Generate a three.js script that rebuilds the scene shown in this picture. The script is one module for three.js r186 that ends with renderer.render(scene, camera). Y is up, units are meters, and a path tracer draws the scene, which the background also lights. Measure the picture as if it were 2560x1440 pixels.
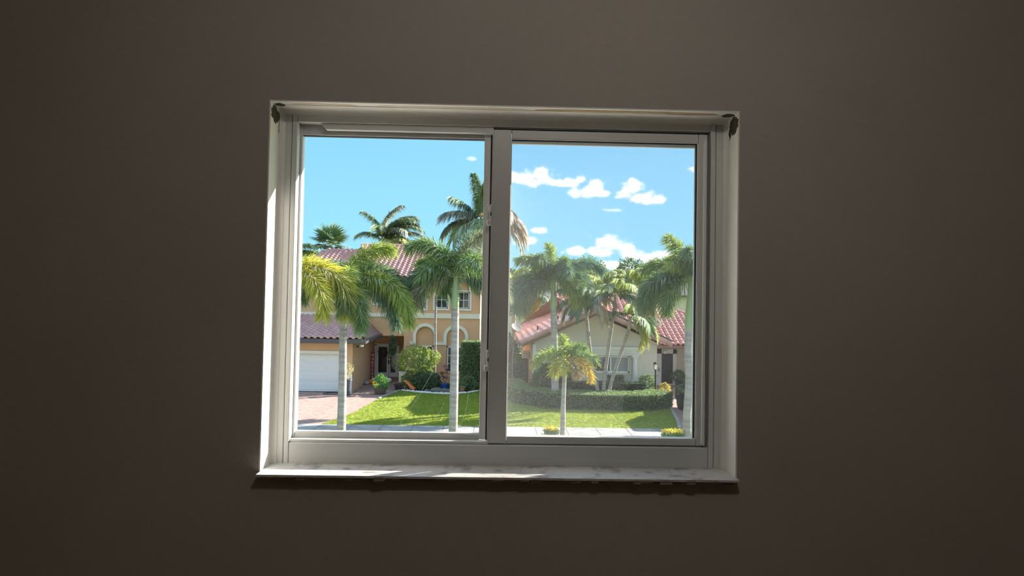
import * as THREE from 'three';
import { RoundedBoxGeometry } from 'three/addons/geometries/RoundedBoxGeometry.js';
import { mergeGeometries } from 'three/addons/utils/BufferGeometryUtils.js';
import { FontLoader } from 'three/addons/loaders/FontLoader.js';
import { TextGeometry } from 'three/addons/geometries/TextGeometry.js';

// ---------------------------------------------------------------- camera, sky, sun, exposure
// y = 0 is the ground of the street outside; the wall that holds the window has its room face at z = 0, the room is at z > 0.
const scene = new THREE.Scene();
const camera = new THREE.PerspectiveCamera(2 * Math.atan(720 / 1700) * 180 / Math.PI, 16 / 9, 0.05, 900);
camera.position.set(-0.0195, 5.4, 1.8764);
camera.rotation.set(0.0310, -0.0230, 0.01825, 'YXZ');
camera.setViewOffset(2560, 1440, 0, 40, 2560, 1440);

const renderer = new THREE.WebGLRenderer({ antialias: true });
renderer.toneMapping = THREE.LinearToneMapping;
renderer.toneMappingExposure = 1.5;
renderer.shadowMap.enabled = true;

const D2R = Math.PI / 180;
const SUN_AZ = 57.5 * D2R, SUN_EL = 24.5 * D2R;             // to the right of the view and behind the houses
const sunDir = new THREE.Vector3(Math.sin(SUN_AZ) * Math.cos(SUN_EL), Math.sin(SUN_EL), -Math.cos(SUN_AZ) * Math.cos(SUN_EL));
const sun = new THREE.DirectionalLight(new THREE.Color().setRGB(1.0, 0.93, 0.82), 12.5);
sun.name = 'sun';
sun.target.position.set(0, 2, -30);
sun.position.copy(sunDir).multiplyScalar(90).add(sun.target.position);
sun.castShadow = true;
Object.assign(sun.shadow.camera, { left: -45, right: 45, top: 35, bottom: -35, near: 1, far: 220 });
sun.shadow.mapSize.set(4096, 4096);
scene.add(sun, sun.target);

function rng(seed) { let a = seed >>> 0; return () => { a = (a + 0x6D2B79F5) | 0; let t = Math.imul(a ^ (a >>> 15), 1 | a); t = (t + Math.imul(t ^ (t >>> 7), 61 | t)) ^ t; return ((t ^ (t >>> 14)) >>> 0) / 4294967296; }; }
const LAT = 256, lattice = (() => { const r = rng(7), a = new Float32Array(LAT * LAT); for (let i = 0; i < a.length; i++) a[i] = r(); return a; })();
function vnoise(x, y) {                                     // repeats every 256
  const ix = Math.floor(x), iy = Math.floor(y), fx = x - ix, fy = y - iy, s = fx * fx * (3 - 2 * fx), t = fy * fy * (3 - 2 * fy);
  const a = (ix & 255), b = ((ix + 1) & 255), c = (iy & 255) * LAT, d = ((iy + 1) & 255) * LAT;
  return (lattice[c + a] * (1 - s) + lattice[c + b] * s) * (1 - t) + (lattice[d + a] * (1 - s) + lattice[d + b] * s) * t;
}
function fbm(x, y, oct = 4) { let v = 0, a = 0.5, n = 0; for (let i = 0; i < oct; i++) { v += a * vnoise(x, y); n += a; a *= 0.5; x = x * 2 + 17.3; y = y * 2 + 5.9; } return v / n; }
const clamp = THREE.MathUtils.clamp, sstep = THREE.MathUtils.smoothstep, lerp = THREE.MathUtils.lerp;

function makeSky() {
  const W = 4096, H = 2048, data = new Float32Array(W * H * 4);
  // fair-weather cumulus that stand in view: azimuth and elevation in degrees (0 = straight out of the window), half width, half height
  const puffs = [[2.6, 9.55, 1.35, .75], [3.6, 9.75, 1.0, .85], [4.9, 9.3, 1.1, .6], [6.0, 9.25, 1.1, .5], [6.9, 9.5, .6, .4], [1.4, 9.6, 1.3, .7],
    [7.6, 8.55, 1.5, .75], [8.2, 9.15, 1.0, .65], [6.6, 8.4, .9, .55], [8.9, 8.4, .7, .4],
    [11.3, 8.75, 1.2, .75], [12.2, 8.1, 1.5, .55], [13.0, 7.8, 1.2, .45], [10.6, 8.35, 1.0, .5], [11.4, 9.3, .55, .45],
    [9.7, 7.05, .9, .16], [16.9, 10.2, 1.2, .4],
    [9.2, 4.3, 1.7, .85], [10.4, 4.0, 1.5, .95], [11.2, 3.2, 1.3, .9], [8.6, 3.6, 1.6, .6], [12.8, 3.0, 1.5, .5], [14.0, 3.3, 1.5, .5], [10.4, 2.4, 3.5, .5], [13.6, 2.4, 2.2, .6], [6.6, 3.6, 1.2, .5],
    [3.6, 5.3, .8, .35], [-2.2, 11.15, .45, .18], [-1.7, 8.4, .5, .25], [2.4, 4.4, 1.2, .5]];
  for (let row = H / 2; row < H; row++) {
    const el = ((row + 0.5) / H - 0.5) * Math.PI, y = Math.sin(el), ce = Math.cos(el), eld = el / D2R;
    const h = Math.pow(1 - clamp(y, 0, 1), 3.2);
    for (let col = 0; col < W; col++) {
      const th = ((col + 0.5) / W - 0.5) * 2 * Math.PI, x = Math.cos(th) * ce, z = Math.sin(th) * ce;
      let azd = Math.atan2(x, -z) / D2R;
      const cosS = clamp(x * sunDir.x + y * sunDir.y + z * sunDir.z, -1, 1), ang = Math.acos(cosS) / D2R;
      const glow = 1.1 * Math.exp(-ang / 7) + 0.26 * Math.exp(-ang / 26);
      let r = lerp(0.13, 0.275, h) + glow, g = lerp(0.40, 0.625, h) + glow * .97, b = lerp(0.72, 0.83, h) + glow * .9;
      let c = 0, lit = 1;
      const own = sstep(Math.abs(azd), 24, 34) + sstep(eld, 14, 20);       // beyond the view, extra unseen cloud cover added to brighten the shaded facades
      if (own < 1) {
        for (const p of puffs) {
          const dx = (azd - p[0]) / p[2], dy = (eld - p[1]) / p[3];
          if (dx * dx > 4 || dy * dy > 5) continue;
          const d = Math.sqrt(dx * dx + (dy < 0 ? dy * dy * 1.8 : dy * dy));
          const n = fbm(azd * 1.7 + 40, eld * 2.6 + 11, 5) - .5;
          c = Math.max(c, sstep(1.05 - d + n * 1.5, .05, .62) * (p[3] < .3 ? .55 : 1));
        }
        lit = .93 + .16 * (fbm(azd * 1.2 + 3, eld * 2 + 70, 3) - .3);
      }
      if (own > 0 && eld > 2) {
        const k = 1 / (y + .12), px = x * k * 2.2 + 60, pz = z * k * 2.2 + 60;
        const n = fbm(px, pz, 6), m = sstep(n, .47, .62) * sstep(eld, 2, 8);
        c = Math.max(c, m * clamp(own, 0, 1));
      }
      const cl = 1.08 * lit + glow * .5, i = (row * W + col) * 4;
      data[i] = lerp(r, cl, c * .94); data[i + 1] = lerp(g, cl * 1.0, c * .94); data[i + 2] = lerp(b, cl * 1.01, c * .94); data[i + 3] = 1;
    }
  }
  for (let row = 0; row < H / 2; row++) for (let col = 0; col < W; col++) { const i = (row * W + col) * 4; data[i] = .36; data[i + 1] = .42; data[i + 2] = .40; data[i + 3] = 1; }
  const t = new THREE.DataTexture(data, W, H, THREE.RGBAFormat, THREE.FloatType);
  t.mapping = THREE.EquirectangularReflectionMapping; t.magFilter = t.minFilter = THREE.LinearFilter; t.needsUpdate = true;
  return t;
}
scene.background = scene.environment = makeSky();

// ---------------------------------------------------------------- helpers
const V = (x, y, z) => new THREE.Vector3(x, y, z);
const rgb = (r, g, b) => new THREE.Color().setRGB(r, g, b);               // linear
const taken = {};
function numbered(n) { const k = taken[n] = (taken[n] ?? -1) + 1; return k ? n + '_' + String(k).padStart(3, '0') : n; }
function plain(g) { const q = g.index ? g.toNonIndexed() : g; for (const k of Object.keys(q.attributes)) if (!['position', 'normal', 'uv', 'color'].includes(k)) q.deleteAttribute(k); return q; }
function join(list) {
  list = list.flat().map(plain);
  if (list.length === 1) return list[0];
  const col = list.every((g) => g.attributes.color);
  for (const g of list) { if (!col) g.deleteAttribute('color'); if (!g.attributes.uv) g.setAttribute('uv', new THREE.BufferAttribute(new Float32Array(g.attributes.position.count * 2), 2)); }
  return mergeGeometries(list, false);
}
function metreUV(g) {                                                     // uv in metres, by the axis each face looks along
  g = plain(g); const p = g.attributes.position, n = g.attributes.normal, uv = new Float32Array(p.count * 2);
  for (let i = 0; i < p.count; i += 3) {
    let nx = 0, ny = 0, nz = 0; for (let k = 0; k < 3; k++) { nx += n.getX(i + k); ny += n.getY(i + k); nz += n.getZ(i + k); }
    nx = Math.abs(nx); ny = Math.abs(ny); nz = Math.abs(nz);
    for (let k = 0; k < 3; k++) {
      const x = p.getX(i + k), y = p.getY(i + k), z = p.getZ(i + k), j = (i + k) * 2;
      if (ny >= nx && ny >= nz) { uv[j] = x; uv[j + 1] = z; } else if (nx >= nz) { uv[j] = z; uv[j + 1] = y; } else { uv[j] = x; uv[j + 1] = y; }
    }
  }
  g.setAttribute('uv', new THREE.BufferAttribute(uv, 2)); return g;
}
function mesh(name, geo, mat, parent, pos) {
  const m = new THREE.Mesh(Array.isArray(geo) ? join(geo) : geo, mat);
  m.name = parent ? name : numbered(name); m.castShadow = m.receiveShadow = true;
  if (pos) m.position.set(...pos);
  (parent ?? scene).add(m); return m;
}
function tag(o, label, category, group, kind) { o.userData.label = label; if (category) o.userData.category = category; if (group) o.userData.group = group; if (kind) o.userData.kind = kind; return o; }
function thing(name, label, category, pos = [0, 0, 0], turn = 0, group) {
  const o = new THREE.Group(); o.name = numbered(name); o.position.set(...pos); o.rotation.y = turn; scene.add(o); return tag(o, label, category, group);
}
function part(name, parent, pos = [0, 0, 0]) { const o = new THREE.Group(); o.name = name; o.position.set(...pos); parent.add(o); return o; }
function struct(name, geo, mat, label, category) { const m = mesh(name, geo, mat); m.userData.kind = 'structure'; if (label) { m.userData.label = label; m.userData.category = category; } return m; }
const bx = (x0, x1, y0, y1, z0, z1) => new THREE.BoxGeometry(x1 - x0, y1 - y0, z1 - z0).translate((x0 + x1) / 2, (y0 + y1) / 2, (z0 + z1) / 2);
const rb = (x0, x1, y0, y1, z0, z1, r = .0025) => { const w = x1 - x0, h = y1 - y0, d = z1 - z0; return new RoundedBoxGeometry(w, h, d, 2, Math.min(r, w / 2.1, h / 2.1, d / 2.1)).translate((x0 + x1) / 2, (y0 + y1) / 2, (z0 + z1) / 2); };
const ubx = (...a) => metreUV(bx(...a));
function cyl(r0, r1, h, x, y, z, seg = 12) { return new THREE.CylinderGeometry(r1, r0, h, seg).translate(x, y + h / 2, z); }
function tube(pts, r, seg = 6, n = 0) { const c = new THREE.CatmullRomCurve3(pts.map((p) => (p.isVector3 ? p : V(...p)))); return new THREE.TubeGeometry(c, n || Math.max(2, pts.length * 4), r, seg, false); }
function lathe(profile, seg = 20) { return new THREE.LatheGeometry(profile.map((p) => new THREE.Vector2(p[0], p[1])), seg); }
function slab(pts, y0, y1) {                                              // a flat plate over a polygon of [x, z]
  const s = new THREE.Shape(pts.map((p) => new THREE.Vector2(p[0], -p[1])));
  return metreUV(new THREE.ExtrudeGeometry(s, { depth: y1 - y0, bevelEnabled: false }).rotateX(-Math.PI / 2).translate(0, y0, 0));
}
function tex(n, fn, srgb = true) {                                        // tiling texture over [0,1)
  const d = new Uint8Array(n * n * 4);
  for (let j = 0; j < n; j++) for (let i = 0; i < n; i++) { const c = fn(i / n, j / n), k = (j * n + i) * 4; for (let q = 0; q < 3; q++) d[k + q] = clamp(c[q], 0, 1) * 255; d[k + 3] = 255; }
  const t = new THREE.DataTexture(d, n, n); t.wrapS = t.wrapT = THREE.RepeatWrapping; t.magFilter = THREE.LinearFilter; t.minFilter = THREE.LinearMipmapLinearFilter; t.generateMipmaps = true;
  if (srgb) t.colorSpace = THREE.SRGBColorSpace; t.needsUpdate = true; return t;
}
const every = (t, mx, my = mx) => { const c = t.clone(); c.repeat.set(1 / mx, 1 / my); c.needsUpdate = true; return c; };
const tf = (u, v, p, oct) => { let s = 0, a = .5, n = 0, q = p; for (let i = 0; i < oct; i++) { const X = u * q, Y = v * q; // periodic noise
    const ix = Math.floor(X), iy = Math.floor(Y), fx = X - ix, fy = Y - iy, S = fx * fx * (3 - 2 * fx), T = fy * fy * (3 - 2 * fy), L = (a, b) => lattice[(((b % q) + i * 31) & 255) * LAT + (((a % q) + i * 57) & 255)];
    s += a * ((L(ix, iy) * (1 - S) + L(ix + 1, iy) * S) * (1 - T) + (L(ix, iy + 1) * (1 - S) + L(ix + 1, iy + 1) * S) * T); n += a; a *= .5; q *= 2; } return s / n; };
const g3 = (v) => [v, v, v];
const T = {
  fine: tex(512, (u, v) => g3(tf(u, v, 48, 3)), false),
  peel: tex(512, (u, v) => g3(sstep(tf(u, v, 40, 3), .35, .7)), false),
  faint: tex(512, (u, v) => g3(.955 + .05 * (tf(u, v, 5, 6) - .5) + .03 * (tf(u, v, 128, 2) - .5)), true),
  blot: tex(512, (u, v) => g3(.86 + .28 * (tf(u, v, 6, 5) - .5)), true),
  grass: tex(512, (u, v) => { const n = tf(u, v, 64, 3), m = tf(u, v, 5, 3); const k = .72 + .5 * n + .25 * (m - .5); return [k * .86 + .12 * (m - .5), k * .9, k * .8]; }),
  paver: tex(512, (u, v) => { // far off: herring-less running bond of 0.2 x 0.1 m clay pavers on a 1.6 m tile
    const r = Math.floor(v * 16), cu = u * 8 + (r & 1) * .5, c = Math.floor(cu) % 8, fu = cu - Math.floor(cu), fv = v * 16 - r;
    const tone = lattice[(r * 13 + c * 7) & 65535], joint = fu < .05 || fv < .09; const k = joint ? .62 : .84 + .24 * (tone - .5) + .15 * (tf(u, v, 64, 2) - .5);
    return [k, k * (.97 - .05 * tone), k * (.96 - .06 * tone)]; }),
  marble: tex(1024, (u, v) => { const w = tf(u, v, 4, 5), f = tf(u, v, 14, 4); const vein = Math.pow(1 - Math.abs(Math.sin((u * 5 + v * 9 + w * 4.5) * Math.PI)), 7), k = .84 - .22 * vein * f - .2 * sstep(f, .5, .78) + .1 * (w - .5); return [k, k * 1.0, k * 1.01]; }),
  trunk: tex(256, (u, v) => { const a = tf(u, v, 8, 4), s = tf(u, v, 32, 3), ring = tf(.1, v, 8, 3); const k = .84 + .12 * (a - .5) + .12 * (s - .5) + .3 * (ring - .5); return [k, k * .985, k * .975]; }),
  wood: tex(256, (u, v) => { const g = tf(u, v * .999, 4, 5), k = .7 + .5 * (tf(u * .999, v, 64, 2) - .5) * .6 + .3 * (g - .5); return [k, k * .86, k * .68]; }),
};
const M = {};
const std = (c, o = {}) => new THREE.MeshStandardMaterial({ color: c, roughness: .85, ...o });
const phys = (c, o = {}) => new THREE.MeshPhysicalMaterial({ color: c, roughness: .85, ...o });
M.wall = std(rgb(.50, .457, .41), { roughness: .9, map: every(T.faint, 1.3), bumpMap: every(T.peel, .16), bumpScale: .00012 });
M.ceiling = std(rgb(.80, .78, .74)); M.floor = std(rgb(.62, .57, .50), { map: every(T.wood, .8) });
M.reveal = std(rgb(.87, .85, .80), { bumpMap: every(T.fine, .3), bumpScale: .0006 });
M.caulk = std(rgb(.84, .83, .79), { roughness: .6 });
M.frame = std(rgb(.66, .67, .66), { roughness: .42 });
M.gasket = std(rgb(.025, .027, .03), { roughness: .6 });
M.pull = std(rgb(.80, .80, .78), { roughness: .45 });
M.glass = phys(rgb(1, 1, 1), { transmission: 1, thickness: 0, roughness: 0, ior: 1.5 });
M.screen = std(rgb(.88, .88, .88), { roughness: .7 });
M.marble = std(rgb(.90, .89, .87), { roughness: .45, map: every(T.marble, .42) });
M.foam = std(rgb(.66, .47, .21), { roughness: .95, bumpMap: every(T.fine, .05), bumpScale: .001 });
M.foamPale = std(rgb(.78, .62, .42), { roughness: .95 }); M.mortarPale = std(rgb(.55, .47, .38), { roughness: 1, bumpMap: every(T.fine, .06), bumpScale: .003 });
M.peelGreen = std(rgb(.055, .058, .03), { roughness: .95 });
M.mortar = std(rgb(.30, .26, .21), { roughness: 1, bumpMap: every(T.fine, .06), bumpScale: .003 });

// ---------------------------------------------------------------- the room
const RX0 = -3.6, RX1 = 2.8, RZ = 4.4, FY = 3.9, CY = 6.52, OX = .654, OY0 = 4.892, OY1 = 5.922, WT = .34;
struct('wall_front', [ubx(RX0 - .2, -OX, FY - .2, CY + .2, -WT, 0), ubx(OX, RX1 + .2, FY - .2, CY + .2, -WT, 0), ubx(-OX, OX, FY - .2, OY0, -WT, 0), ubx(-OX, OX, OY1, CY + .2, -WT, 0)], M.wall);
struct('wall_left', ubx(RX0 - .2, RX0, FY - .2, CY + .2, 0, RZ), M.wall);
struct('wall_right', ubx(RX1, RX1 + .2, FY - .2, CY + .2, 0, RZ), M.wall);
struct('wall_back', ubx(RX0 - .2, RX1 + .2, FY - .2, CY + .2, RZ, RZ + .2), M.wall);
struct('floor', ubx(RX0, RX1, FY - .2, FY, 0, RZ), M.floor);
struct('ceiling', ubx(RX0, RX1, CY, CY + .2, 0, RZ), M.ceiling);
M.ownStucco = std(rgb(.62, .58, .50));
struct('wall_ground_floor', ubx(RX0 - .2, RX1 + .2, 0, FY - .2, -WT, RZ + .2), M.ownStucco);

// plastered return round the opening, with the old filler and the bare corners
{
  const tr = new THREE.Group(); tr.name = 'trim_1'; tr.userData = { kind: 'structure', label: 'unpainted off-white plaster return round the window opening', category: 'trim' }; scene.add(tr);
  mesh('side_return', metreUV(bx(-.654, -.65, 4.892, 5.922, -.09, .0006)), M.reveal, tr);
  mesh('side_return', metreUV(bx(.65, .654, 4.892, 5.922, -.09, .0006)), M.reveal, tr);
  // head: a front board and a back board with a ragged gap between them
  const r = rng(5), front = [[-.65, .0006], [.65, .0006]], back = [];
  for (let i = 0; i <= 64; i++) { const x = .65 - 1.3 * i / 64, z = -.033 + .003 * (fbm(x * 9 + 5, 2, 3) - .5); front.push([x, z]); }
  for (let i = 0; i <= 64; i++) { const x = -.65 + 1.3 * i / 64, gap = .0004 + (x > .22 ? .0065 * sstep(fbm(x * 8 + 31, 9, 2), .35, .75) : x > -.5 && x < -.3 ? .0025 * vnoise(x * 60, 3) : .0006 * vnoise(x * 20, 1)); back.push([x, -.0335 - .003 - gap]); }
  mesh('head_return', slab(front, 5.918, 5.9215), M.reveal, tr);
  mesh('head_return', slab([...back, [.65, -.09], [-.65, -.09]], 5.9178, 5.9215), M.reveal, tr);
  const bead = (x0, x1, w, h, seed) => { const pts = [], n = 46; for (let i = 0; i <= n; i++) { const x = lerp(x0, x1, i / n); pts.push([x, -.0215 - w / 2 - .0035 * (fbm(x * 7 + seed, 4, 3) - .5)]); } for (let i = n; i >= 0; i--) { const x = lerp(x0, x1, i / n), e = Math.sin(Math.PI * i / n) ** .3; pts.push([x, -.0215 + w * (e - .5) * (.7 + .6 * (fbm(x * 11 + seed, 8, 3) - .3))]); } return slab(pts, 5.918 - h, 5.9185); };
  mesh('filler_bead', bead(-.60, -.42, .013, .0006, 3), M.foamPale, tr);
  mesh('filler_bead', bead(-.36, .06, .009, .0006, 14), M.foamPale, tr);
  mesh('filler_bead', bead(.08, .60, .017, .0012, 27), M.foam, tr);
  // bare olive-green patches where the paint came away in the two upper corners
  const patch = (seed, flip, wide, tall) => { const s = new THREE.Shape(), n = 46, q = rng(seed); for (let i = 0; i < n; i++) { const a = i / n * 2 * Math.PI, k = .62 + .75 * (fbm(Math.cos(a) * 1.9 + seed, Math.sin(a) * 1.9 + 3, 3) - .3) + .16 * (q() - .5), X = Math.cos(a) * wide * k, Y = Math.sin(a) * tall * k - (Math.abs(Math.cos(a)) < .5 && Math.sin(a) < 0 ? .006 * q() : 0); i ? s.lineTo(X, Y) : s.moveTo(X, Y); } return new THREE.ExtrudeGeometry(s, { depth: .0006, bevelEnabled: false }); };
  mesh('bare_patch', patch(11, 0, .044, .030).rotateY(Math.PI / 2).translate(-.65, 5.891, -.038), M.peelGreen, tr);
  mesh('bare_patch', join([bx(-.65, -.6494, 5.853, 5.885, -.0735, -.0715), patch(4, 0, .003, .003).rotateY(Math.PI / 2).translate(-.65, 5.853, -.0725)]), M.peelGreen, tr);
  mesh('bare_patch', patch(23, 0, .042, .030).rotateY(-Math.PI / 2).translate(.65, 5.891, -.036), M.peelGreen, tr);
  mesh('bare_patch', patch(31, 0, .012, .016).rotateY(-Math.PI / 2).translate(.65, 5.873, -.066), M.peelGreen, tr);
  mesh('bare_patch', patch(8, 0, .024, .020).rotateX(Math.PI / 2).translate(.634, 5.9182, -.036), M.peelGreen, tr);
  mesh('bare_patch', patch(19, 0, .020, .018).rotateX(Math.PI / 2).translate(-.637, 5.9182, -.034), M.peelGreen, tr);
  // hand-smoothed caulk in the corners against the frame
  const fillet = (rad, len) => { const s = new THREE.Shape(); s.moveTo(0, 0); s.lineTo(rad, 0); s.quadraticCurveTo(rad * .22, rad * .22, 0, rad); s.lineTo(0, 0); return new THREE.ExtrudeGeometry(s, { depth: len, bevelEnabled: false, curveSegments: 8 }); };
  const B = (X, Y, Z, at) => new THREE.Matrix4().makeBasis(V(...X), V(...Y), V(...Z)).setPosition(...at);
  mesh('caulk_bead', fillet(.014, 1.013).applyMatrix4(B([1, 0, 0], [0, 0, 1], [0, -1, 0], [-.65, 5.918, -.0905])), M.caulk, tr);
  mesh('caulk_bead', fillet(.011, 1.013).applyMatrix4(B([-1, 0, 0], [0, 0, 1], [0, 1, 0], [.65, 4.905, -.0905])), M.caulk, tr);
  mesh('caulk_bead', fillet(.013, 1.3).applyMatrix4(B([0, -1, 0], [0, 0, 1], [-1, 0, 0], [.65, 5.9178, -.0905])), M.caulk, tr);
}
// marble sill with a rough mortar edge under it
{
  const s = new THREE.Group(); s.name = 'trim_2'; s.userData = { kind: 'structure', label: 'grey-veined white marble window sill with rough front edge', category: 'sill' }; scene.add(s);
  mesh('slab', metreUV(rb(-.6505, .6505, 4.898, 4.905, -.092, .036, .0014)), M.marble, s);
  const q = rng(3), two = [[], []]; let x = -.642;
  while (x < .635) { const w = .006 + .03 * q(), h = .002 + .0075 * q(), d = .027 + .008 * q(), k = q() < .62 ? 0 : 1; two[k].push(rb(x, Math.min(x + w, .646), 4.8985 - h, 4.8985, .0, k ? d - .006 : d, .0014)); x += w * .85; }
  mesh('mortar', two[0].map(metreUV), M.mortarPale, s); mesh('mortar', two[1].map(metreUV), M.mortar, s); mesh('mortar', metreUV(rb(-.645, .645, 4.8905, 4.8985, -.01, .012, .002)), M.mortar, s);
}
// horizontal sliding window: fixed lite on the left, sliding sash on the right with an insect screen outside
{
  const w = new THREE.Group(); w.name = 'window_1'; w.userData = { kind: 'structure', label: 'white aluminium horizontal sliding window', category: 'window' }; scene.add(w);
  for (const s of [-1, 1]) {
    const X = (a, b, ...r) => (s > 0 ? rb(a, b, ...r) : rb(-b, -a, ...r));
    mesh('jamb', [X(.6185, .652, 4.9, 5.92, -.165, -.0915), X(.602, .6168, 4.9, 5.92, -.165, -.0895, .003)], M.frame, w);
  }
  mesh('head', [rb(-.602, .602, 5.884, 5.921, -.165, -.0905)], M.frame, w);
  mesh('track', [rb(-.602, .602, 4.9, 4.963, -.165, -.0905, .004), rb(-.602, .602, 4.95, 4.968, -.1605, -.150), rb(-.602, -.034, 4.963, 4.9715, -.120, -.096, .002)], M.frame, w);
  { const sh = new THREE.Shape(); [[-.537, 5.884], [-.522, 5.8665], [-.0355, 5.8665], [-.0355, 5.884]].forEach((p, i) => (i ? sh.lineTo(...p) : sh.moveTo(...p))); mesh('head_filler', new THREE.ExtrudeGeometry(sh, { depth: .02, bevelEnabled: true, bevelSize: .0008, bevelThickness: .0008, bevelSegments: 1 }).translate(0, 0, -.118), M.frame, w); }
  const fx = part('fixed_sash', w);
  mesh('stile', rb(-.6025, -.5955, 4.96, 5.885, -.15, -.121), M.frame, fx);
  mesh('stile', rb(-.0615, -.042, 4.972, 5.8665, -.15, -.119), M.frame, fx);
  mesh('rail', [rb(-.596, -.061, 4.958, 4.9865, -.15, -.123), rb(-.596, -.061, 4.9855, 4.9885, -.142, -.126, .001)], M.frame, fx);
  mesh('rail', rb(-.596, -.061, 5.8535, 5.8845, -.15, -.123), M.frame, fx);
  mesh('gasket', bx(-.596, -.061, 5.8515, 5.8537, -.141, -.127), M.gasket, fx);
  mesh('glass_pane', bx(-.598, -.06, 4.984, 5.8555, -.1365, -.1335), M.glass, fx);
  M.scratch = std(rgb(.85, .86, .85), { roughness: .6 });
  for (const pts of [[[-.199, 5.169, -.1332], [-.245, 5.085, -.1332], [-.294, 5.01, -.1332]], [[-.095, 5.10, -.1332], [-.102, 5.05, -.1332], [-.118, 5.005, -.1332]], [[-.165, 5.075, -.1332], [-.176, 5.05, -.1332], [-.192, 5.03, -.1332]]]) mesh('scratch', tube(pts, .00028, 5, 12), M.scratch, fx);
  const sl = part('sliding_sash', w);
  mesh('meeting_stile', [rb(-.0355, .0175, 4.967, 5.8765, -.116, -.0955, .002), rb(-.0375, -.035, 4.967, 5.8765, -.1145, -.094, .001)], M.frame, sl);
  mesh('stile', rb(.5685, .5945, 4.967, 5.8765, -.116, -.0965, .002), M.frame, sl);
  mesh('rail', rb(.0185, .5675, 5.8515, 5.8765, -.116, -.0975, .002), M.frame, sl);
  mesh('rail', [rb(.0185, .5675, 4.967, 4.984, -.116, -.0975, .002)], M.frame, sl);
  mesh('glazing_bead', [rb(.0185, .567, 4.984, 4.9868, -.112, -.0985, .001), rb(.0185, .567, 5.8495, 5.852, -.112, -.0985, .001), rb(.5655, .5688, 4.985, 5.851, -.112, -.0985, .001), rb(.0172, .0195, 4.985, 5.851, -.112, -.0985, .001)], M.pull, sl);
  mesh('gasket', [bx(.019, .567, 5.846, 5.8497, -.114, -.104), bx(.562, .5657, 4.987, 5.85, -.114, -.104)], M.gasket, sl);
  mesh('glass_pane', bx(.0165, .568, 4.983, 5.852, -.1115, -.1085), M.glass, sl);
  mesh('pull_rail', [rb(.5815, .5895, 4.985, 5.858, -.097, -.086, .002), rb(.5808, .5905, 4.971, 4.999, -.097, -.0845, .002)], M.pull, sl);
  mesh('weatherstrip', [bx(-.0355, .602, 5.872, 5.8845, -.1225, -.1175), bx(.592, .6025, 4.963, 5.884, -.1225, -.1175), bx(-.0355, .602, 4.9625, 4.970, -.1225, -.1175), bx(-.0425, -.034, 4.97, 5.867, -.1225, -.1185)], M.gasket, sl);
  for (const y of [5.622, 5.201]) {
    const k = mesh('latch', [rb(-.0425, -.0365, y - .026, y + .034, -.104, -.088, .002), rb(-.0495, -.0365, y - .027, y - .011, -.104, -.084, .0025), rb(-.0445, -.0365, y + .012, y + .030, -.104, -.086, .002)], M.pull, sl);
    mesh('keeper_slot', bx(-.0402, -.0372, y + .001, y + .011, -.0895, -.0868), M.gasket, k);
  }
  const sc = part('insect_screen', w);
  mesh('screen_frame', [rb(.005, .6, 5.8475, 5.862, -.164, -.152), rb(.005, .6, 4.962, 4.979, -.164, -.152), rb(.0, .0165, 4.962, 5.862, -.164, -.152), rb(.5735, .592, 4.962, 5.862, -.164, -.152)], M.frame, sc);
  const wires = [], P = .0017, h = .00006;
  const wire = (x0, x1, y0, y1, z) => { const g = bx(x0, x1, y0, y1, z - h, z + h); wires.push(g); };
  for (let x = .0165 + P; x < .5735; x += P) wire(x - h, x + h, 4.979, 5.8475, -.158);
  for (let y = 4.979 + P; y < 5.8475; y += P) wire(.0165, .5735, y - h, y + h, -.1577);
  mesh('mesh_cloth', wires, M.screen, sc).userData.kind = 'stuff';
}

// ---------------------------------------------------------------- ground
M.grass = std(rgb(.34, .42, .045), { roughness: 1, map: every(T.grass, 1.7), bumpMap: every(T.fine, .5), bumpScale: .02 });
M.soil = std(rgb(.10, .075, .055), { roughness: 1, map: every(T.blot, .9), bumpMap: every(T.fine, .4), bumpScale: .03 });
M.concrete = [0, 1, 2].map((k) => std(rgb(.50 - .035 * k, .49 - .035 * k, .475 - .03 * k), { map: every(T.blot, 1.1 + k * .3), bumpMap: every(T.fine, .3), bumpScale: .002 }));
M.asphalt = std(rgb(.30, .295, .285), { map: every(T.blot, 2.3), bumpMap: every(T.fine, .25), bumpScale: .004 });
M.paver = std(rgb(.62, .47, .42), { map: every(T.paver, 1.6), bumpMap: every(T.fine, .3), bumpScale: .003 });
M.gravel = std(rgb(.74, .72, .68), { roughness: 1 });
const LAWN = [[-7.0, -25.72], [-6.55, -27.0], [-6.15, -28.6], [-5.97, -30.5], [-5.8, -32.2], [-5.4, -34.2], [-5.1, -35.4], [-3.97, -34.65], [-2.9, -34.3], [-2.24, -34.25], [-1.4, -34.8], [-.6, -36.2], [.4, -38.5], [1.6, -38.5], [1.9, -34], [9.0, -33.7], [8.8, -32.3], [8.35, -30.0], [7.95, -27.6], [7.55, -25.72]];
const DRIVE_R = [[9.1, -39.3], [9.02, -33.7], [8.82, -32.3], [8.37, -30.0], [7.97, -27.6], [7.57, -25.72], [13.8, -25.72], [13.8, -36.4], [11.65, -36.4], [11.65, -39.3]];
struct('ground', ubx(-700, 700, -.2, -.02, -700, 60), M.grass, 'grass ground of the neighbourhood', 'ground');
struct('lawn', slab(LAWN, -.02, 0), M.grass, 'mown front lawn running across both front yards', 'lawn');
struct('driveway', slab([[-14.5, -25.72], [-14.5, -34.4], [-7.52, -34.4], [-7.52, -41], [-5.3, -41], [-5.2, -35.4], ...LAWN.slice(0, 6).reverse()], -.02, .012), M.paver, 'pinkish clay paver driveway in front of the garage', 'driveway');
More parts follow.
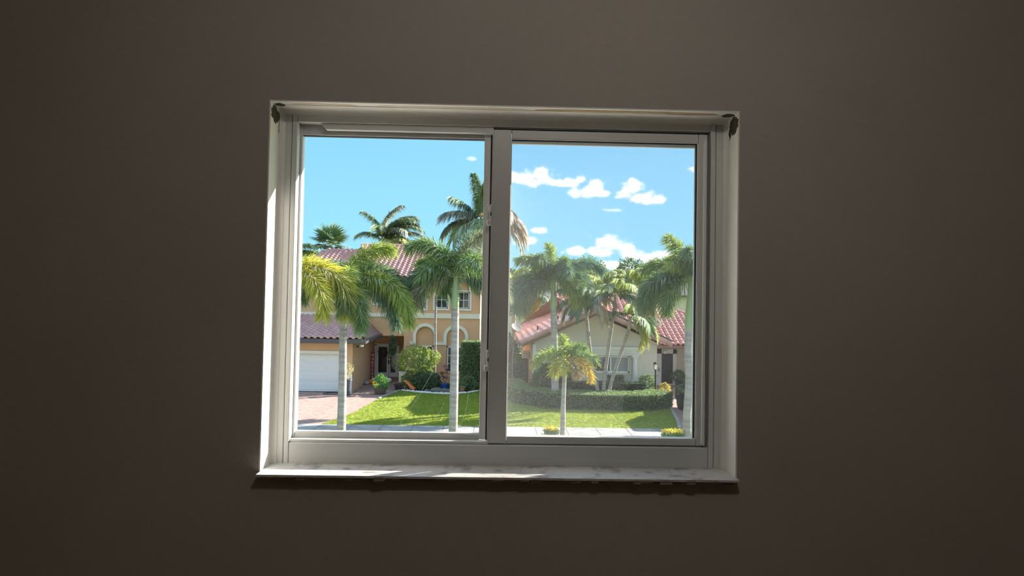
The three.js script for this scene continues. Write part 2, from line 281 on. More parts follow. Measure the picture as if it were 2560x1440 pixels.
struct('driveway', slab(DRIVE_R, -.02, .012), M.paver, 'clay paver driveway beside the beige bungalow', 'driveway');
struct('planting_bed', slab([[-5.1, -35.4], [-3.97, -34.65], [-2.9, -34.3], [-2.24, -34.25], [-1.4, -34.8], [-.6, -36.2], [-.3, -40], [-5.3, -40]], -.02, .02), M.soil, 'dark soil bed in front of the arched windows', 'bed');
struct('planting_bed', slab([[.7, -36], [1.0, -32.2], [2.2, -30.2], [4.9, -29.75], [7.4, -29.85], [8.3, -30.7], [8.75, -33.6], [2.1, -34.2]], -.02, .02), M.soil, 'dark soil bed under the hedges of the bungalow', 'bed');
{
  const sw = new THREE.Group(); sw.name = 'sidewalk'; sw.userData = { kind: 'structure', label: 'pale concrete sidewalk of square slabs across the street', category: 'sidewalk' }; scene.add(sw);
  const r = rng(2); for (let i = 0, x = -25.18; x < 27; i++, x += 1.22) mesh('slab', metreUV(rb(x, x + 1.205, -.1, .02 + .004 * r(), -25.7, -24.2, .006)), M.concrete[Math.floor(r() * 3)], sw);
}
struct('driveway', ubx(-7, 7, -.2, 0, -12.3, -.34), std(rgb(.66, .62, .56), { map: every(T.blot, 1.5) }), 'unseen pale concrete forecourt added below the window to bounce light', 'driveway');  // unseen pale paving, added to throw daylight up at the window head
struct('street', ubx(-400, 400, -.2, -.015, -21.2, -12.6), M.asphalt, 'asphalt street between the two rows of houses', 'street');
struct('kerb', [ubx(-400, 400, -.2, .09, -21.5, -21.2), ubx(-400, 400, -.2, .09, -12.6, -12.3)], M.concrete[1], 'concrete kerb along the street', 'kerb');
{ // concrete edging beside the two driveways
  const edge = (pts, label) => { const g = []; for (let i = 0; i + 1 < pts.length; i++) { const [x0, z0] = pts[i], [x1, z1] = pts[i + 1], l = Math.hypot(x1 - x0, z1 - z0); g.push(rb(-l / 2, l / 2, -.02, .06, -.07, .07, .015).rotateY(-Math.atan2(z1 - z0, x1 - x0)).translate((x0 + x1) / 2, 0, (z0 + z1) / 2)); } struct('edging', g.map(metreUV), M.concrete[0], label, 'edging'); };
  edge([[9.0, -33.7], [8.8, -32.3], [8.35, -30.0], [7.95, -27.6], [7.56, -25.8]], 'pale concrete edging of the driveway beside the bungalow');
  edge([[-5.78, -32.4], [-5.4, -34.2], [-5.1, -35.4]], 'short pale edging where the lawn meets the front walk');
}
// white gravel border of the bed
{
  const r = rng(44), list = []; const L = [[-5.05, -35.2], [-3.97, -34.5], [-2.9, -34.15], [-2.24, -34.1], [-1.4, -34.65], [-.9, -35.4]];
  for (let i = 0; i < 480; i++) { const k = Math.floor(r() * 5), t = r(), s = .03 + .05 * r(); list.push(new THREE.IcosahedronGeometry(s, 0).scale(1.3, .6, 1).rotateY(r() * 6).translate(lerp(L[k][0], L[k + 1][0], t), .02 + s * .3, lerp(L[k][1], L[k + 1][1], t) - .02 - .4 * r() ** 1.5)); }
  const g = mesh('gravel_border', list, M.gravel); tag(g, 'white pebble border between lawn and dark shrub bed', 'gravel', null, 'stuff');
}
// grass blades over the lawn
{
  const b = []; for (let k = 0; k < 5; k++) { const a = k * 1.3, h = .035 + .012 * (k % 3), x = Math.cos(a) * .018, z = Math.sin(a) * .018; const g = new THREE.BufferGeometry(); g.setAttribute('position', new THREE.BufferAttribute(new Float32Array([x - .003, 0, z, x + .003, 0, z + .002, x * 2, h, z * 2]), 3)); g.setAttribute('normal', new THREE.BufferAttribute(new Float32Array([0, .8, .6, 0, .8, .6, 0, .8, .6]), 3)); b.push(g); }
  M.blade = phys(rgb(.37, .47, .05), { transmission: .3, roughness: 1, thickness: 0, side: THREE.DoubleSide });
  const N = 60000, im = new THREE.InstancedMesh(join(b), M.blade, N), r = rng(9), m = new THREE.Matrix4(), c = new THREE.Color(); let n = 0;
  const inside = (x, z) => { let w = false; for (let i = 0, j = LAWN.length - 1; i < LAWN.length; j = i++) { const [xi, zi] = LAWN[i], [xj, zj] = LAWN[j]; if ((zi > z) !== (zj > z) && x < (xj - xi) * (z - zi) / (zj - zi) + xi) w = !w; } return w; };
  while (n < N) { const x = -7 + 16.1 * r(), z = -25.75 - 10 * r(); if (!inside(x, z)) continue; const s = .8 + .6 * r(), a = r() * 6.28; m.makeRotationY(a).scale(V(s, s * (.7 + .5 * r()), s)).setPosition(x, 0, z); im.setMatrixAt(n, m); const k = .75 + .5 * r(); im.setColorAt(n, c.setRGB(k * (.9 + .3 * r()), k, k * .8)); n++; }
  im.name = 'grass_blades'; scene.add(im); tag(im, 'short green grass blades covering the lawn', 'grass', null, 'stuff');
}

// ---------------------------------------------------------------- houses
M.orange = std(rgb(.82, .50, .29), { roughness: .95, map: every(T.faint, 2.7), bumpMap: every(T.fine, .3), bumpScale: .004 });
M.cream = std(rgb(.83, .79, .66)); M.white = std(rgb(.84, .84, .82), { roughness: .6 }); M.beige = std(rgb(.82, .75, .65), { roughness: .95, map: every(T.faint, 2.9), bumpMap: every(T.fine, .3), bumpScale: .004 });
M.fascia = std(rgb(.10, .095, .10), { roughness: .5 }); M.brownFascia = std(rgb(.22, .12, .09), { roughness: .7 });
M.tilePink = [0, 1, 2].map((k) => std(rgb(.58 + .06 * k, .30 + .035 * k, .27 + .035 * k), { roughness: .5 }));
M.tileMauve = [0, 1, 2].map((k) => std(rgb(.55 + .04 * k, .33 + .03 * k, .31 + .03 * k), { roughness: .7 }));
M.tileRed = [0, 1, 2].map((k) => std(rgb(.62 + .05 * k, .27 + .045 * k, .22 + .04 * k), { roughness: .5 }));
M.deck = std(rgb(.33, .20, .18)); M.pane = phys(rgb(.035, .045, .055), { roughness: .08, clearcoat: .6 }); M.blind = phys(rgb(.20, .25, .26), { roughness: .25, clearcoat: .8, clearcoatRoughness: .05 });
M.doorDark = phys(rgb(.035, .035, .04), { roughness: .4, map: every(T.blot, .2) }); M.metalDark = std(rgb(.02, .02, .022), { roughness: .4, metalness: .4 });
function poly(pts) { const p = []; for (let i = 1; i + 1 < pts.length; i++) p.push(...pts[0], ...pts[i], ...pts[i + 1]); const g = new THREE.BufferGeometry(); g.setAttribute('position', new THREE.BufferAttribute(new Float32Array(p), 3)); g.computeVertexNormals(); g.setAttribute('uv', new THREE.BufferAttribute(new Float32Array(p.length / 3 * 2), 2)); return g; }
function tileGeo(w, l, h, n = 8) {                                        // one S-shaped roof tile: x across, z down the slope
  const prof = []; for (let i = 0; i <= n; i++) { const t = i / n; prof.push([(t - .5) * w * 1.04, t < .62 ? h * Math.sin(Math.PI * t / .62) ** .8 : -h * .18 * Math.sin(Math.PI * (t - .62) / .38)]); }
  const p = [], idx = []; const row = (z, dy) => prof.forEach(([x, y]) => p.push(x, y + dy, z));
  row(-.04, .0); row(l, .06); row(l, .0);
  for (let j = 0; j < 2; j++) for (let i = 0; i < n; i++) { const a = j * (n + 1) + i, b = a + n + 1; idx.push(a, b, a + 1, a + 1, b, b + 1); }
  const g = new THREE.BufferGeometry(); g.setAttribute('position', new THREE.BufferAttribute(new Float32Array(p), 3)); g.setIndex(idx); const q = g.toNonIndexed(); q.computeVertexNormals();
  // smooth across the curved top only
  const ps = q.attributes.position, ns = q.attributes.normal; for (let i = 0; i < ps.count; i++) if (Math.abs(ns.getZ(i)) < .8) { const t = clamp(ps.getX(i) / (w * 1.04) + .5, 0, 1), s = t < .62 ? h * Math.PI / .62 / w * Math.cos(Math.PI * t / .62) : 0, v = V(-s, 1, .09).normalize(); ns.setXYZ(i, v.x, v.y, v.z); }
  q.setAttribute('uv', new THREE.BufferAttribute(new Float32Array(ps.count * 2), 2)); return q;
}
function tiled(roof, O, U, Vv, w, l, inside, mats, limit, tw, tl, th, seed, cuCol = 0) {   // tiles over a roof plane; the first rows as pieces, the rest joined
  const N = U.clone().cross(Vv); if (N.y < 0) N.negate(); const down = Vv.clone().negate(), geo = tileGeo(tw, tl, th), B = new THREE.Matrix4(), r = rng(seed), rest = mats.map(() => []); let n = 0;
  const X = down.clone().cross(N).negate(); const flip = X.dot(U) < 0 ? 1 : 1;
  for (let j = 0; j * tl < l; j++) for (let i = 0; i * tw < w; i++) {
    const u = (i + .5) * tw, v = j * tl + tl; if (!inside(u, v - tl / 2)) continue;
    const at = O.clone().addScaledVector(U, u).addScaledVector(Vv, v).addScaledVector(N, .015), k = Math.floor(r() * mats.length);
    B.makeBasis(U, N, down).setPosition(at);
    if (n < limit) { const m = mesh('tile', geo, mats[k], roof); m.applyMatrix4(B); } else rest[k].push(geo.clone().applyMatrix4(B));
    n++;
  }
  rest.forEach((g, k) => { if (g.length) mesh('tile_field', g, mats[k], roof).userData.kind = 'stuff'; });
  return n;
}
function winUnit(parent, x0, x1, y0, y1, z, o = {}) {                     // frame and panes facing +z
  const w = part('window', parent), f = o.frame ?? .05, cols = o.cols ?? 2, rows = o.rows ?? 2, b = o.bar ?? .035, list = [rb(x0, x1, y0, y0 + f, z - .05, z + .03, .006), rb(x0, x1, y1 - f, y1, z - .05, z + .03, .006), rb(x0, x0 + f, y0, y1, z - .05, z + .03, .006), rb(x1 - f, x1, y0, y1, z - .05, z + .03, .006)];
  for (let i = 1; i < cols; i++) { const x = lerp(x0 + f, x1 - f, i / cols); list.push(rb(x - b / 2, x + b / 2, y0, y1, z - .04, z + .015, .004)); }
  for (let j = 1; j < rows; j++) { const y = lerp(y0 + f, y1 - f, j / rows); list.push(rb(x0, x1, y - b / 2, y + b / 2, z - .04, z + .01, .004)); }
  mesh('frame', list, M.white, w);
  for (let i = 0; i < cols; i++) for (let j = 0; j < rows; j++) mesh('pane', bx(lerp(x0 + f, x1 - f, i / cols) + .01, lerp(x0 + f, x1 - f, (i + 1) / cols) - .01, lerp(y0 + f, y1 - f, j / rows) + .01, lerp(y0 + f, y1 - f, (j + 1) / rows) - .01, z - .03, z - .015), o.pane?.[i] ?? M.pane, w);
  if (o.trim) { const t = o.trim; mesh('surround', [rb(x0 - t, x1 + t, y0 - t, y0, z - .02, z + .06, .01), rb(x0 - t, x1 + t, y1, y1 + t, z - .02, z + .06, .01), rb(x0 - t, x0, y0, y1, z - .02, z + .06, .01), rb(x1, x1 + t, y0, y1, z - .02, z + .06, .01)], M.white, w); }
  return w;
}
// ---- the orange two-storey house
{
  const H = thing('house', 'orange stucco two-storey house with arched windows and white garage door', 'house');
  const shape = (pts) => { const s = new THREE.Shape(); pts.forEach((p, i) => (i ? s.lineTo(p[0], p[1]) : s.moveTo(p[0], p[1]))); s.closePath(); return s; };
  const arch = (cx, r, yc, y0, n = 20) => { const a = [[cx - r, y0], [cx + r, y0]]; for (let i = 0; i <= n; i++) { const t = Math.PI * i / n; a.push([cx + r * Math.cos(t), yc + r * Math.sin(t)]); } return a; };
  const A = [[-4.125, .53, 2.83], [-2.32, .55, 2.76]];
  const fs = shape([[-5.36, 0], [-1.0, 0], [-1.0, 6.15], [-5.36, 6.15]]);
  for (const [c, r, y] of A) fs.holes.push(new THREE.Path(arch(c, r, y, .55).map((p) => new THREE.Vector2(...p))));
  const upper = [[-4.83, -4.1, 4.40, 5.36], [-3.60, -2.82, 4.42, 5.45], [-2.28, -1.55, 4.42, 5.43]];
  for (const [a, b, c, d] of upper) fs.holes.push(new THREE.Path([[a, c], [b, c], [b, d], [a, d]].map((p) => new THREE.Vector2(...p))));
  mesh('wall', metreUV(new THREE.ExtrudeGeometry(fs, { depth: .18, bevelEnabled: false }).translate(0, 0, -38.38)), M.orange, H);
  mesh('wall', ubx(-5.36, -1.0, 0, 6.15, -46, -38.38), M.orange, H);
  const left = shape([[-12.9, 2.8], [-5.36, 2.8], [-5.36, 6.1], [-12.9, 6.1]]); const upL = [[-7.3, -6.5, 4.62, 5.5], [-6.33, -5.53, 4.80, 5.5]];
  for (const [a, b, c, d] of upL) left.holes.push(new THREE.Path([[a, c], [b, c], [b, d], [a, d]].map((p) => new THREE.Vector2(...p))));
  mesh('wall', metreUV(new THREE.ExtrudeGeometry(left, { depth: .15, bevelEnabled: false }).translate(0, 0, -39.15)), M.orange, H);
  mesh('wall', ubx(-12.9, -5.36, 2.8, 6.1, -46, -39.15), M.orange, H);
  mesh('wall', [ubx(-7.5, -5.36, 0, 2.8, -46, -40.95), ubx(-7.5, -5.36, 2.72, 2.8, -40.95, -38.9)], M.orange, H);
  mesh('garage_wall', [ubx(-7.98, -7.5, 0, 2.85, -46, -34.2), ubx(-13.4, -12.95, 0, 2.85, -46, -34.2), ubx(-12.95, -7.98, 2.05, 2.85, -46, -34.2), ubx(-12.95, -7.98, 0, 2.05, -46, -34.45)], M.orange, H);
  mesh('trim_band', [rb(-5.36, -.98, 3.84, 4.13, -38.2, -38.12, .015), rb(-1.0, -.94, 3.84, 4.13, -46, -38.13, .015)], M.cream, H);
  mesh('trim_band', rb(-12.9, -5.4, 3.84, 4.06, -39.0, -38.93, .015), M.cream, H);
  mesh('garage_lintel', rb(-13.05, -7.93, 2.03, 2.19, -34.2, -34.14, .01), M.cream, H);
  mesh('corner_pillar', rb(-7.75, -7.48, 0, 1.0, -34.2, -33.98, .02), M.cream, H);
  // arch surrounds
  for (const [c, r, y] of A) { const o = [], q = [], n = 24; for (let i = 0; i <= n; i++) { const t = Math.PI * i / n; o.push([c + (r + .165) * Math.cos(t), y + (r + .165) * Math.sin(t)]); q.push([c + r * Math.cos(t), y + r * Math.sin(t)]); } const s = shape([[c + r + .165, 2.29], ...o, [c - r - .165, 2.29], [c - r, 2.29], ...q.reverse(), [c + r, 2.29]]); mesh('arch_surround', new THREE.ExtrudeGeometry(s, { depth: .07, bevelEnabled: true, bevelSize: .01, bevelThickness: .01, bevelSegments: 1 }).translate(0, 0, -38.2), M.cream, H); }
  mesh('arch_footing', rb(-5.02, -4.8, 2.28, 2.44, -38.2, -38.12, .01), M.cream, H); mesh('arch_footing', rb(-3.45, -3.02, 2.28, 2.44, -38.2, -38.12, .01), M.cream, H); mesh('arch_footing', rb(-1.62, -1.4, 2.28, 2.44, -38.2, -38.12, .01), M.cream, H);
  for (const [a, b, c, d] of upper) winUnit(H, a + .03, b - .03, c + .02, d - .02, -38.3, { trim: 0 }), mesh('window_surround', [rb(a - .1, b + .1, c - .1, c, -38.21, -38.14, .01), rb(a - .1, b + .1, d, d + .09, -38.21, -38.14, .01), rb(a - .1, a, c, d, -38.21, -38.14, .01), rb(b, b + .1, c, d, -38.21, -38.14, .01)], M.white, H);
  for (const [a, b, c, d] of upL) winUnit(H, a + .03, b - .03, c + .02, d - .02, -39.1, {}), mesh('window_surround', [rb(a - .08, b + .08, c - .08, c, -39.01, -38.94, .01), rb(a - .08, b + .08, d, d + .08, -39.01, -38.94, .01), rb(a - .08, a, c, d, -39.01, -38.94, .01), rb(b, b + .08, c, d, -39.01, -38.94, .01)], M.white, H);
  winUnit(H, -4.6, -3.65, .66, 2.22, -38.35, { rows: 2, frame: .07 }); winUnit(H, -2.83, -1.81, .66, 2.2, -38.35, { rows: 3, frame: .07 });
  // garage door: four sections of raised panels
  const gd = part('garage_door', H); mesh('leaf', rb(-12.95, -7.98, .03, 2.06, -34.45, -34.38, .005), M.white, gd); mesh('bottom_seal', bx(-12.95, -7.98, .0, .035, -34.44, -34.37), M.metalDark, gd);
  for (let j = 0; j < 4; j++) { mesh('section', rb(-12.94, -7.99, .045 + j * .503, .54 + j * .503, -34.39, -34.365, .008), M.white, gd); for (let i = 0; i < 6; i++) mesh('panel', rb(-12.85 + i * .823, -12.13 + i * .823, .13 + j * .503, .455 + j * .503, -34.37, -34.352, .012), M.white, gd); }
  // front door
  const fd = part('front_door', H); mesh('door_frame', [rb(-7.5, -7.38, 0, 2.08, -40.95, -40.76), rb(-6.1, -5.98, 0, 2.08, -40.95, -40.76), rb(-7.5, -5.98, 2.0, 2.12, -40.95, -40.76)], M.white, fd);
  for (const [a, b, gl] of [[-7.38, -6.62, [-7.26, -6.74]], [-6.6, -6.1, [-6.5, -6.2]]]) { const lf = part('door_leaf', fd); mesh('stile', [rb(a, b, .02, 2.0, -40.93, -40.84, .01)], M.white, lf); mesh('door_glass', bx(gl[0], gl[1], .32, 1.9, -40.85, -40.832), M.pane, lf); mesh('glass_bead', [rb(gl[0] - .03, gl[1] + .03, .28, .32, -40.85, -40.82, .006), rb(gl[0] - .03, gl[1] + .03, 1.9, 1.94, -40.85, -40.82, .006), rb(gl[0] - .03, gl[0], .3, 1.92, -40.85, -40.82, .006), rb(gl[1], gl[1] + .03, .3, 1.92, -40.85, -40.82, .006)], M.white, lf); }
  mesh('door_handle', [rb(-6.67, -6.61, 1.2, 1.34, -40.85, -40.8, .02), rb(-6.66, -6.62, .85, 1.12, -40.85, -40.76, .02)], M.metalDark, fd); mesh('door_handle', [rb(-6.55, -6.49, 1.17, 1.3, -40.85, -40.8, .02), rb(-6.54, -6.5, .84, 1.1, -40.85, -40.76, .02)], M.metalDark, fd);
  mesh('door_step', rb(-7.49, -5.9, 0, .05, -40.95, -40.5, .01), M.paver, H);
  // roofs
  const gr = part('garage_roof', H), s = .188, c = 1 / Math.hypot(1, s);
  mesh('deck', [poly([[-13.9, 2.86, -33.7], [-6.82, 2.86, -33.7], [-7.9, 3.85, -39], [-13.9, 3.85, -39]]), poly([[-6.82, 2.86, -33.7], [-6.82, 2.86, -38.9], [-7.9, 3.85, -39]]), bx(-13.9, -6.85, 2.8, 2.86, -39, -33.72)], M.deck, gr);
  tiled(gr, V(-13.9, 2.87, -33.66), V(1, 0, 0), V(0, s * c, -c), 7.1, 5.4, (u, v) => u > 2.3 && u < 7.05 - v * .2, M.tileMauve, 300, .33, .42, .07, 61);
  mesh('ridge_cap', tube([[-6.85, 2.93, -33.7], [-7.4, 3.43, -36.3], [-7.9, 3.92, -39]], .1, 8), M.tileMauve[1], gr);
  mesh('gutter', rb(-13.9, -6.72, 2.62, 2.84, -33.78, -33.62, .03), M.fascia, gr); mesh('gutter', rb(-6.86, -6.72, 2.62, 2.84, -38.9, -33.7, .03), M.fascia, gr);
  const mr = part('main_roof', H); const s2 = .364, c2 = 1 / Math.hypot(1, s2);
  mesh('deck', [poly([[-7.1, 6.2, -37.6], [-.6, 6.2, -37.6], [-5.6, 8.35, -43.5], [-9, 8.35, -43.5]]), poly([[-.6, 6.2, -37.6], [-.6, 6.2, -47], [-5.6, 8.35, -43.5]]), poly([[-13.4, 6.12, -38.5], [-7.1, 6.12, -38.5], [-8.95, 8.02, -43.6], [-11.4, 8.02, -43.6]]), poly([[-13.4, 6.12, -38.5], [-11.4, 8.02, -43.6], [-13.4, 6.12, -47.5]]), poly([[-13.4, 6.15, -47.5], [-9, 8.3, -43.5], [-5.6, 8.35, -43.5], [-.6, 6.2, -47]]), bx(-7.05, -.65, 6.05, 6.15, -46.5, -37.65), bx(-13.3, -5.4, 5.98, 6.08, -46.5, -38.55)], M.deck, mr);
  tiled(mr, V(-9, 6.21, -37.55), V(1, 0, 0), V(0, s2 * c2, -c2), 8.6, 6.35, (u, v) => u > 1.95 - v * .3 && u < 8.4 - v * .79, M.tilePink, 0, .30, .38, .07, 62);
  const s3 = 1.9 / 5.1, c3 = 1 / Math.hypot(1, s3);
  tiled(mr, V(-13.4, 6.13, -38.45), V(1, 0, 0), V(0, s3 * c3, -c3), 6.4, 5.5, (u, v) => u > .1 + v * .36 && u < 6.25 - v * .33, M.tilePink, 0, .30, .38, .07, 63);
  mesh('ridge_cap', tube([[-9, 8.42, -43.5], [-5.6, 8.42, -43.5]], .11, 8), M.tilePink[1], mr); mesh('ridge_cap', tube([[-.65, 6.27, -37.65], [-3.1, 7.35, -40.6], [-5.6, 8.42, -43.5]], .11, 8), M.tilePink[1], mr); mesh('ridge_cap', tube([[-7.1, 6.27, -37.6], [-8.05, 7.35, -40.6], [-9, 8.42, -43.5]], .09, 8), M.tilePink[2], mr);
  mesh('gutter', rb(-6.85, -.6, 5.97, 6.19, -37.72, -37.55, .03), M.fascia, mr); mesh('gutter', rb(-13.4, -7.1, 5.92, 6.1, -38.6, -38.45, .03), M.fascia, mr);
  mesh('eave_return', rb(-7.35, -6.87, 6.03, 6.2, -38.4, -37.55, .03), M.cream, mr); mesh('gutter_bracket', rb(-5.6, -5.52, 6.1, 6.26, -37.56, -37.5, .01), M.cream, mr);
  mesh('downspout', [rb(-1.0, -.92, 0, 6.0, -38.25, -38.17, .02)], M.orange, H);
  // flood lamp under the garage eave
  const fl = part('flood_lamp', H); mesh('mount', cyl(.05, .05, .06, -7.05, 2.46, -34.05), M.white, fl); mesh('lamp_head', lathe([[0, -.07], [.07, -.05], [.09, .03], [.07, .07], [0, .08]], 14).translate(-6.98, 2.5, -33.98), M.white, fl); mesh('lamp_head', lathe([[0, -.05], [.05, -.04], [.06, .03], [0, .05]], 12).translate(-7.2, 2.46, -33.98), M.metalDark, fl);
}
// ---- the beige bungalow
{
  const H = thing('house', 'beige stucco bungalow with red tiled gable roof and front columns', 'house');
  const sh = new THREE.Shape(); [[2.05, 0], [8.55, 0], [8.55, 2.9], [5.3, 4.32], [2.05, 2.9]].forEach((p, i) => (i ? sh.lineTo(...p) : sh.moveTo(...p)));
  const wins = [[3.85, 4.86, 1.33, 2.17], [5.13, 7.1, 1.30, 2.17]];
  for (const [a, b, c, d] of wins) sh.holes.push(new THREE.Path([[a, c], [b, c], [b, d], [a, d]].map((p) => new THREE.Vector2(...p))));
  mesh('wall', metreUV(new THREE.ExtrudeGeometry(sh, { depth: .15, bevelEnabled: false }).translate(0, 0, -34.15)), M.beige, H);
  const sb = new THREE.Shape(); [[2.07, 0], [8.53, 0], [8.53, 2.85], [5.3, 4.3], [2.07, 2.85]].forEach((p, i) => (i ? sb.lineTo(...p) : sb.moveTo(...p)));
  mesh('wall', metreUV(new THREE.ExtrudeGeometry(sb, { depth: 13.8, bevelEnabled: false }).translate(0, 0, -48)), M.beige, H);
  M.tan = std(rgb(.72, .44, .25), { roughness: .95, map: every(T.faint, 2.5) });
  mesh('side_wall', ubx(1.98, 2.07, 0, 2.8, -47.5, -34.6), M.tan, H);
  mesh('corner_trim', rb(1.97, 2.15, 0, 2.75, -34.12, -33.96, .01), M.white, H);
  mesh('wall', [ubx(8.55, 9.6, 0, 2.6, -46, -39.4), ubx(9.6, 13, 0, 2.6, -46, -39.4), ubx(11.62, 15.5, 0, 2.5, -46, -36.5)], M.beige, H);
  winUnit(H, ...wins[0], -34.1, { cols: 2, rows: 1, frame: .06, bar: .07 }); winUnit(H, ...wins[1], -34.1, { cols: 2, rows: 1, frame: .07, bar: .08, pane: [M.pane, M.blind] });
  mesh('window_surround', [rb(7.1, 7.2, 1.2, 2.25, -34.02, -33.95, .01), rb(3.72, 7.2, 1.2, 1.3, -34.02, -33.93, .01), rb(4.88, 5.1, 1.3, 2.2, -34.02, -33.96, .01)], M.beige, H);
  mesh('cornice', [rb(3.3, 7.98, 2.55, 2.68, -34.02, -33.66, .03), rb(3.45, 7.82, 2.46, 2.56, -34.02, -33.74, .03), rb(3.55, 7.74, 2.34, 2.47, -34.02, -33.82, .02), rb(3.62, 7.66, 2.22, 2.35, -34.02, -33.9, .02)], M.white, H);
  for (const cx of [7.36, 3.6]) { const k = part('column', H); mesh('shaft', lathe([[0, 0], [.125, 0], [.118, .5], [.1, 1.26], [0, 1.26]], 20).translate(cx, .92, -33.87), M.white, k); mesh('capital', [rb(cx - .16, cx + .16, 2.14, 2.24, -34.0, -33.72, .01), rb(cx - .13, cx + .13, 2.08, 2.15, -33.99, -33.75, .02)], M.white, k); mesh('plinth', [rb(cx - .15, cx + .15, .84, .93, -34.0, -33.72, .02), rb(cx - .2, cx + .2, .74, .85, -34.0, -33.68, .01)], M.white, k); }
  mesh('sill_ledge', rb(3.3, 7.75, .62, .76, -34.02, -33.64, .02), M.white, H);
  // front gable roof: flat tile courses on the visible slope
  const gr = part('gable_roof', H), ez = -33.5, bz = -48;
  const LE = V(1.3, 2.83, 0), RI = V(5.25, 4.58, 0), RE = V(9.2, 2.86, 0);
  mesh('deck', [poly([[1.3, 2.8, ez], [5.25, 4.55, ez], [5.25, 4.55, bz], [1.3, 2.8, bz]]), poly([[9.2, 2.83, ez], [5.25, 4.55, ez], [5.25, 4.55, bz], [9.2, 2.83, bz]]), poly([[1.3, 2.72, ez + .02], [5.25, 4.47, ez + .02], [5.25, 4.47, bz], [1.3, 2.72, bz]])], M.deck, gr);
  const d = RI.clone().sub(LE), L = d.length(), ang = Math.atan2(d.y, d.x), n = 12;
  for (let i = 0; i < n; i++) { const g = rb(-.02, L / n + .05, -.02, .02, bz, ez - .02, .012).rotateZ(-.07).translate(0, .055, 0).rotateZ(ang).translate(LE.x + d.x * i / n, LE.y + d.y * i / n, 0); mesh('tile_course', metreUV(g), M.tilePink[i % 3], gr); }
  for (let i = 0; i < n; i++) { const e = RI.clone().sub(RE), a2 = Math.atan2(e.y, -e.x); const g = rb(-L / n - .05, .02, -.02, .02, bz, ez - .02, .012).rotateZ(.07).translate(0, .055, 0).rotateZ(-a2).translate(RE.x + e.x * i / n, RE.y + e.y * i / n, 0); mesh('tile_course', metreUV(g), M.tileRed[i % 3], gr); }
  for (const [P0, P1, name] of [[LE, RI, 'l'], [RE, RI, 'r']]) { const e = P1.clone().sub(P0), l = e.length(), a = Math.atan2(e.y, e.x), k = 11; for (let i = 0; i < k; i++) { const g = new THREE.CylinderGeometry(.125, .14, l / k + .03, 10).rotateZ(-Math.PI / 2).scale(1, 1, 1.0).rotateZ(a).translate(P0.x + e.x * (i + .5) / k, P0.y + e.y * (i + .5) / k + .02, ez + .04); mesh('rake_tile', g, M.tilePink[(i * 2) % 3], gr); }
    mesh('rake_board', metreUV(rb(0, l, -.24, -.06, -.07, .05, .01).rotateZ(a).translate(P0.x, P0.y, ez)), M.brownFascia, gr); mesh('rake_board', metreUV(rb(0, l, -.1, .05, -.04, .07, .01).rotateZ(a).translate(P0.x, P0.y, ez)), M.tilePink[0], gr); }
  mesh('ridge_cap', tube([[5.25, 4.66, ez + .1], [5.25, 4.66, -38], [5.25, 4.66, -42]], .12, 8), M.tileRed[0], gr);
  mesh('eave_board', rb(1.2, 1.32, 2.66, 2.86, bz, ez, .01), M.brownFascia, gr);
  for (const [x, z] of [[2.35, -36.2], [3.6, -37.6], [4.2, -37.2]]) mesh('roof_vent', cyl(.05, .04, .3, x, 2.83 + (x - 1.3) * .443, z, 8), M.metalDark, gr);
  // main roof behind
  const mr = part('main_roof', H), s = (5.3 - 2.55) / 6.5, c = 1 / Math.hypot(1, s);
  mesh('deck', [poly([[5, 2.53, -37.5], [16.8, 2.53, -37.5], [9.2, 5.28, -44], [4, 5.28, -44]]), poly([[16.8, 2.53, -37.5], [16.8, 2.53, -51], [9.2, 5.28, -44]]), poly([[1.4, 2.6, -50.5], [4, 5.28, -44], [9.2, 5.28, -44], [16.8, 2.53, -50.5]]), bx(9.0, 16.7, 2.42, 2.52, -46, -37.6)], M.deck, mr);
  tiled(mr, V(4, 2.56, -37.45), V(1, 0, 0), V(0, s * c, -c), 13, 7.1, (u, v) => { const x = 4 + u, y = 2.55 + v * s * c; return x > 5.25 + (4.58 - y) * 2.3 - .15 && x < 16.75 - v * 1.07; }, M.tileRed, 300, .31, .40, .075, 64);
  mesh('ridge_cap', tube([[16.75, 2.62, -37.5], [13, 3.97, -40.75], [9.2, 5.37, -44]], .12, 8), M.tileRed[0], mr); mesh('ridge_cap', tube([[4, 5.37, -44], [9.2, 5.37, -44]], .12, 8), M.tileRed[1], mr);
  mesh('gutter', rb(9.0, 16.8, 2.36, 2.54, -37.58, -37.42, .03), M.brownFascia, mr);
  // entrance
  const fd = part('front_door', H); mesh('door_frame', [rb(9.82, 10.1, .0, 2.16, -39.42, -39.3), rb(10.8, 11.02, 0, 2.16, -39.42, -39.3), rb(9.82, 11.02, 1.9, 2.16, -39.42, -39.3)], M.white, fd); mesh('door_leaf', rb(10.1, 10.8, .06, 1.9, -39.42, -39.34), M.doorDark, fd); mesh('threshold', rb(9.8, 11.05, 0, .09, -39.42, -39.1), M.white, fd); mesh('door_handle', rb(9.93, 9.97, .8, 1.05, -39.3, -39.26, .01), M.metalDark, fd);
  mesh('porch_lamp', [rb(10.18, 10.32, 1.9, 2.06, -39.2, -39.06, .03), rb(10.16, 10.34, 2.06, 2.1, -39.22, -39.04, .02)], M.white, H);
  mesh('utility_box', rb(1.55, 1.98, 1.72, 2.12, -37.3, -36.6, .02), M.tan, H);
  mesh('downspout', tube([[1.25, 2.66, -34.2], [1.35, 2.3, -34.15], [1.7, 1.98, -34.1], [2.0, 1.95, -34.0]], .035, 6), M.concrete[1], H);
}
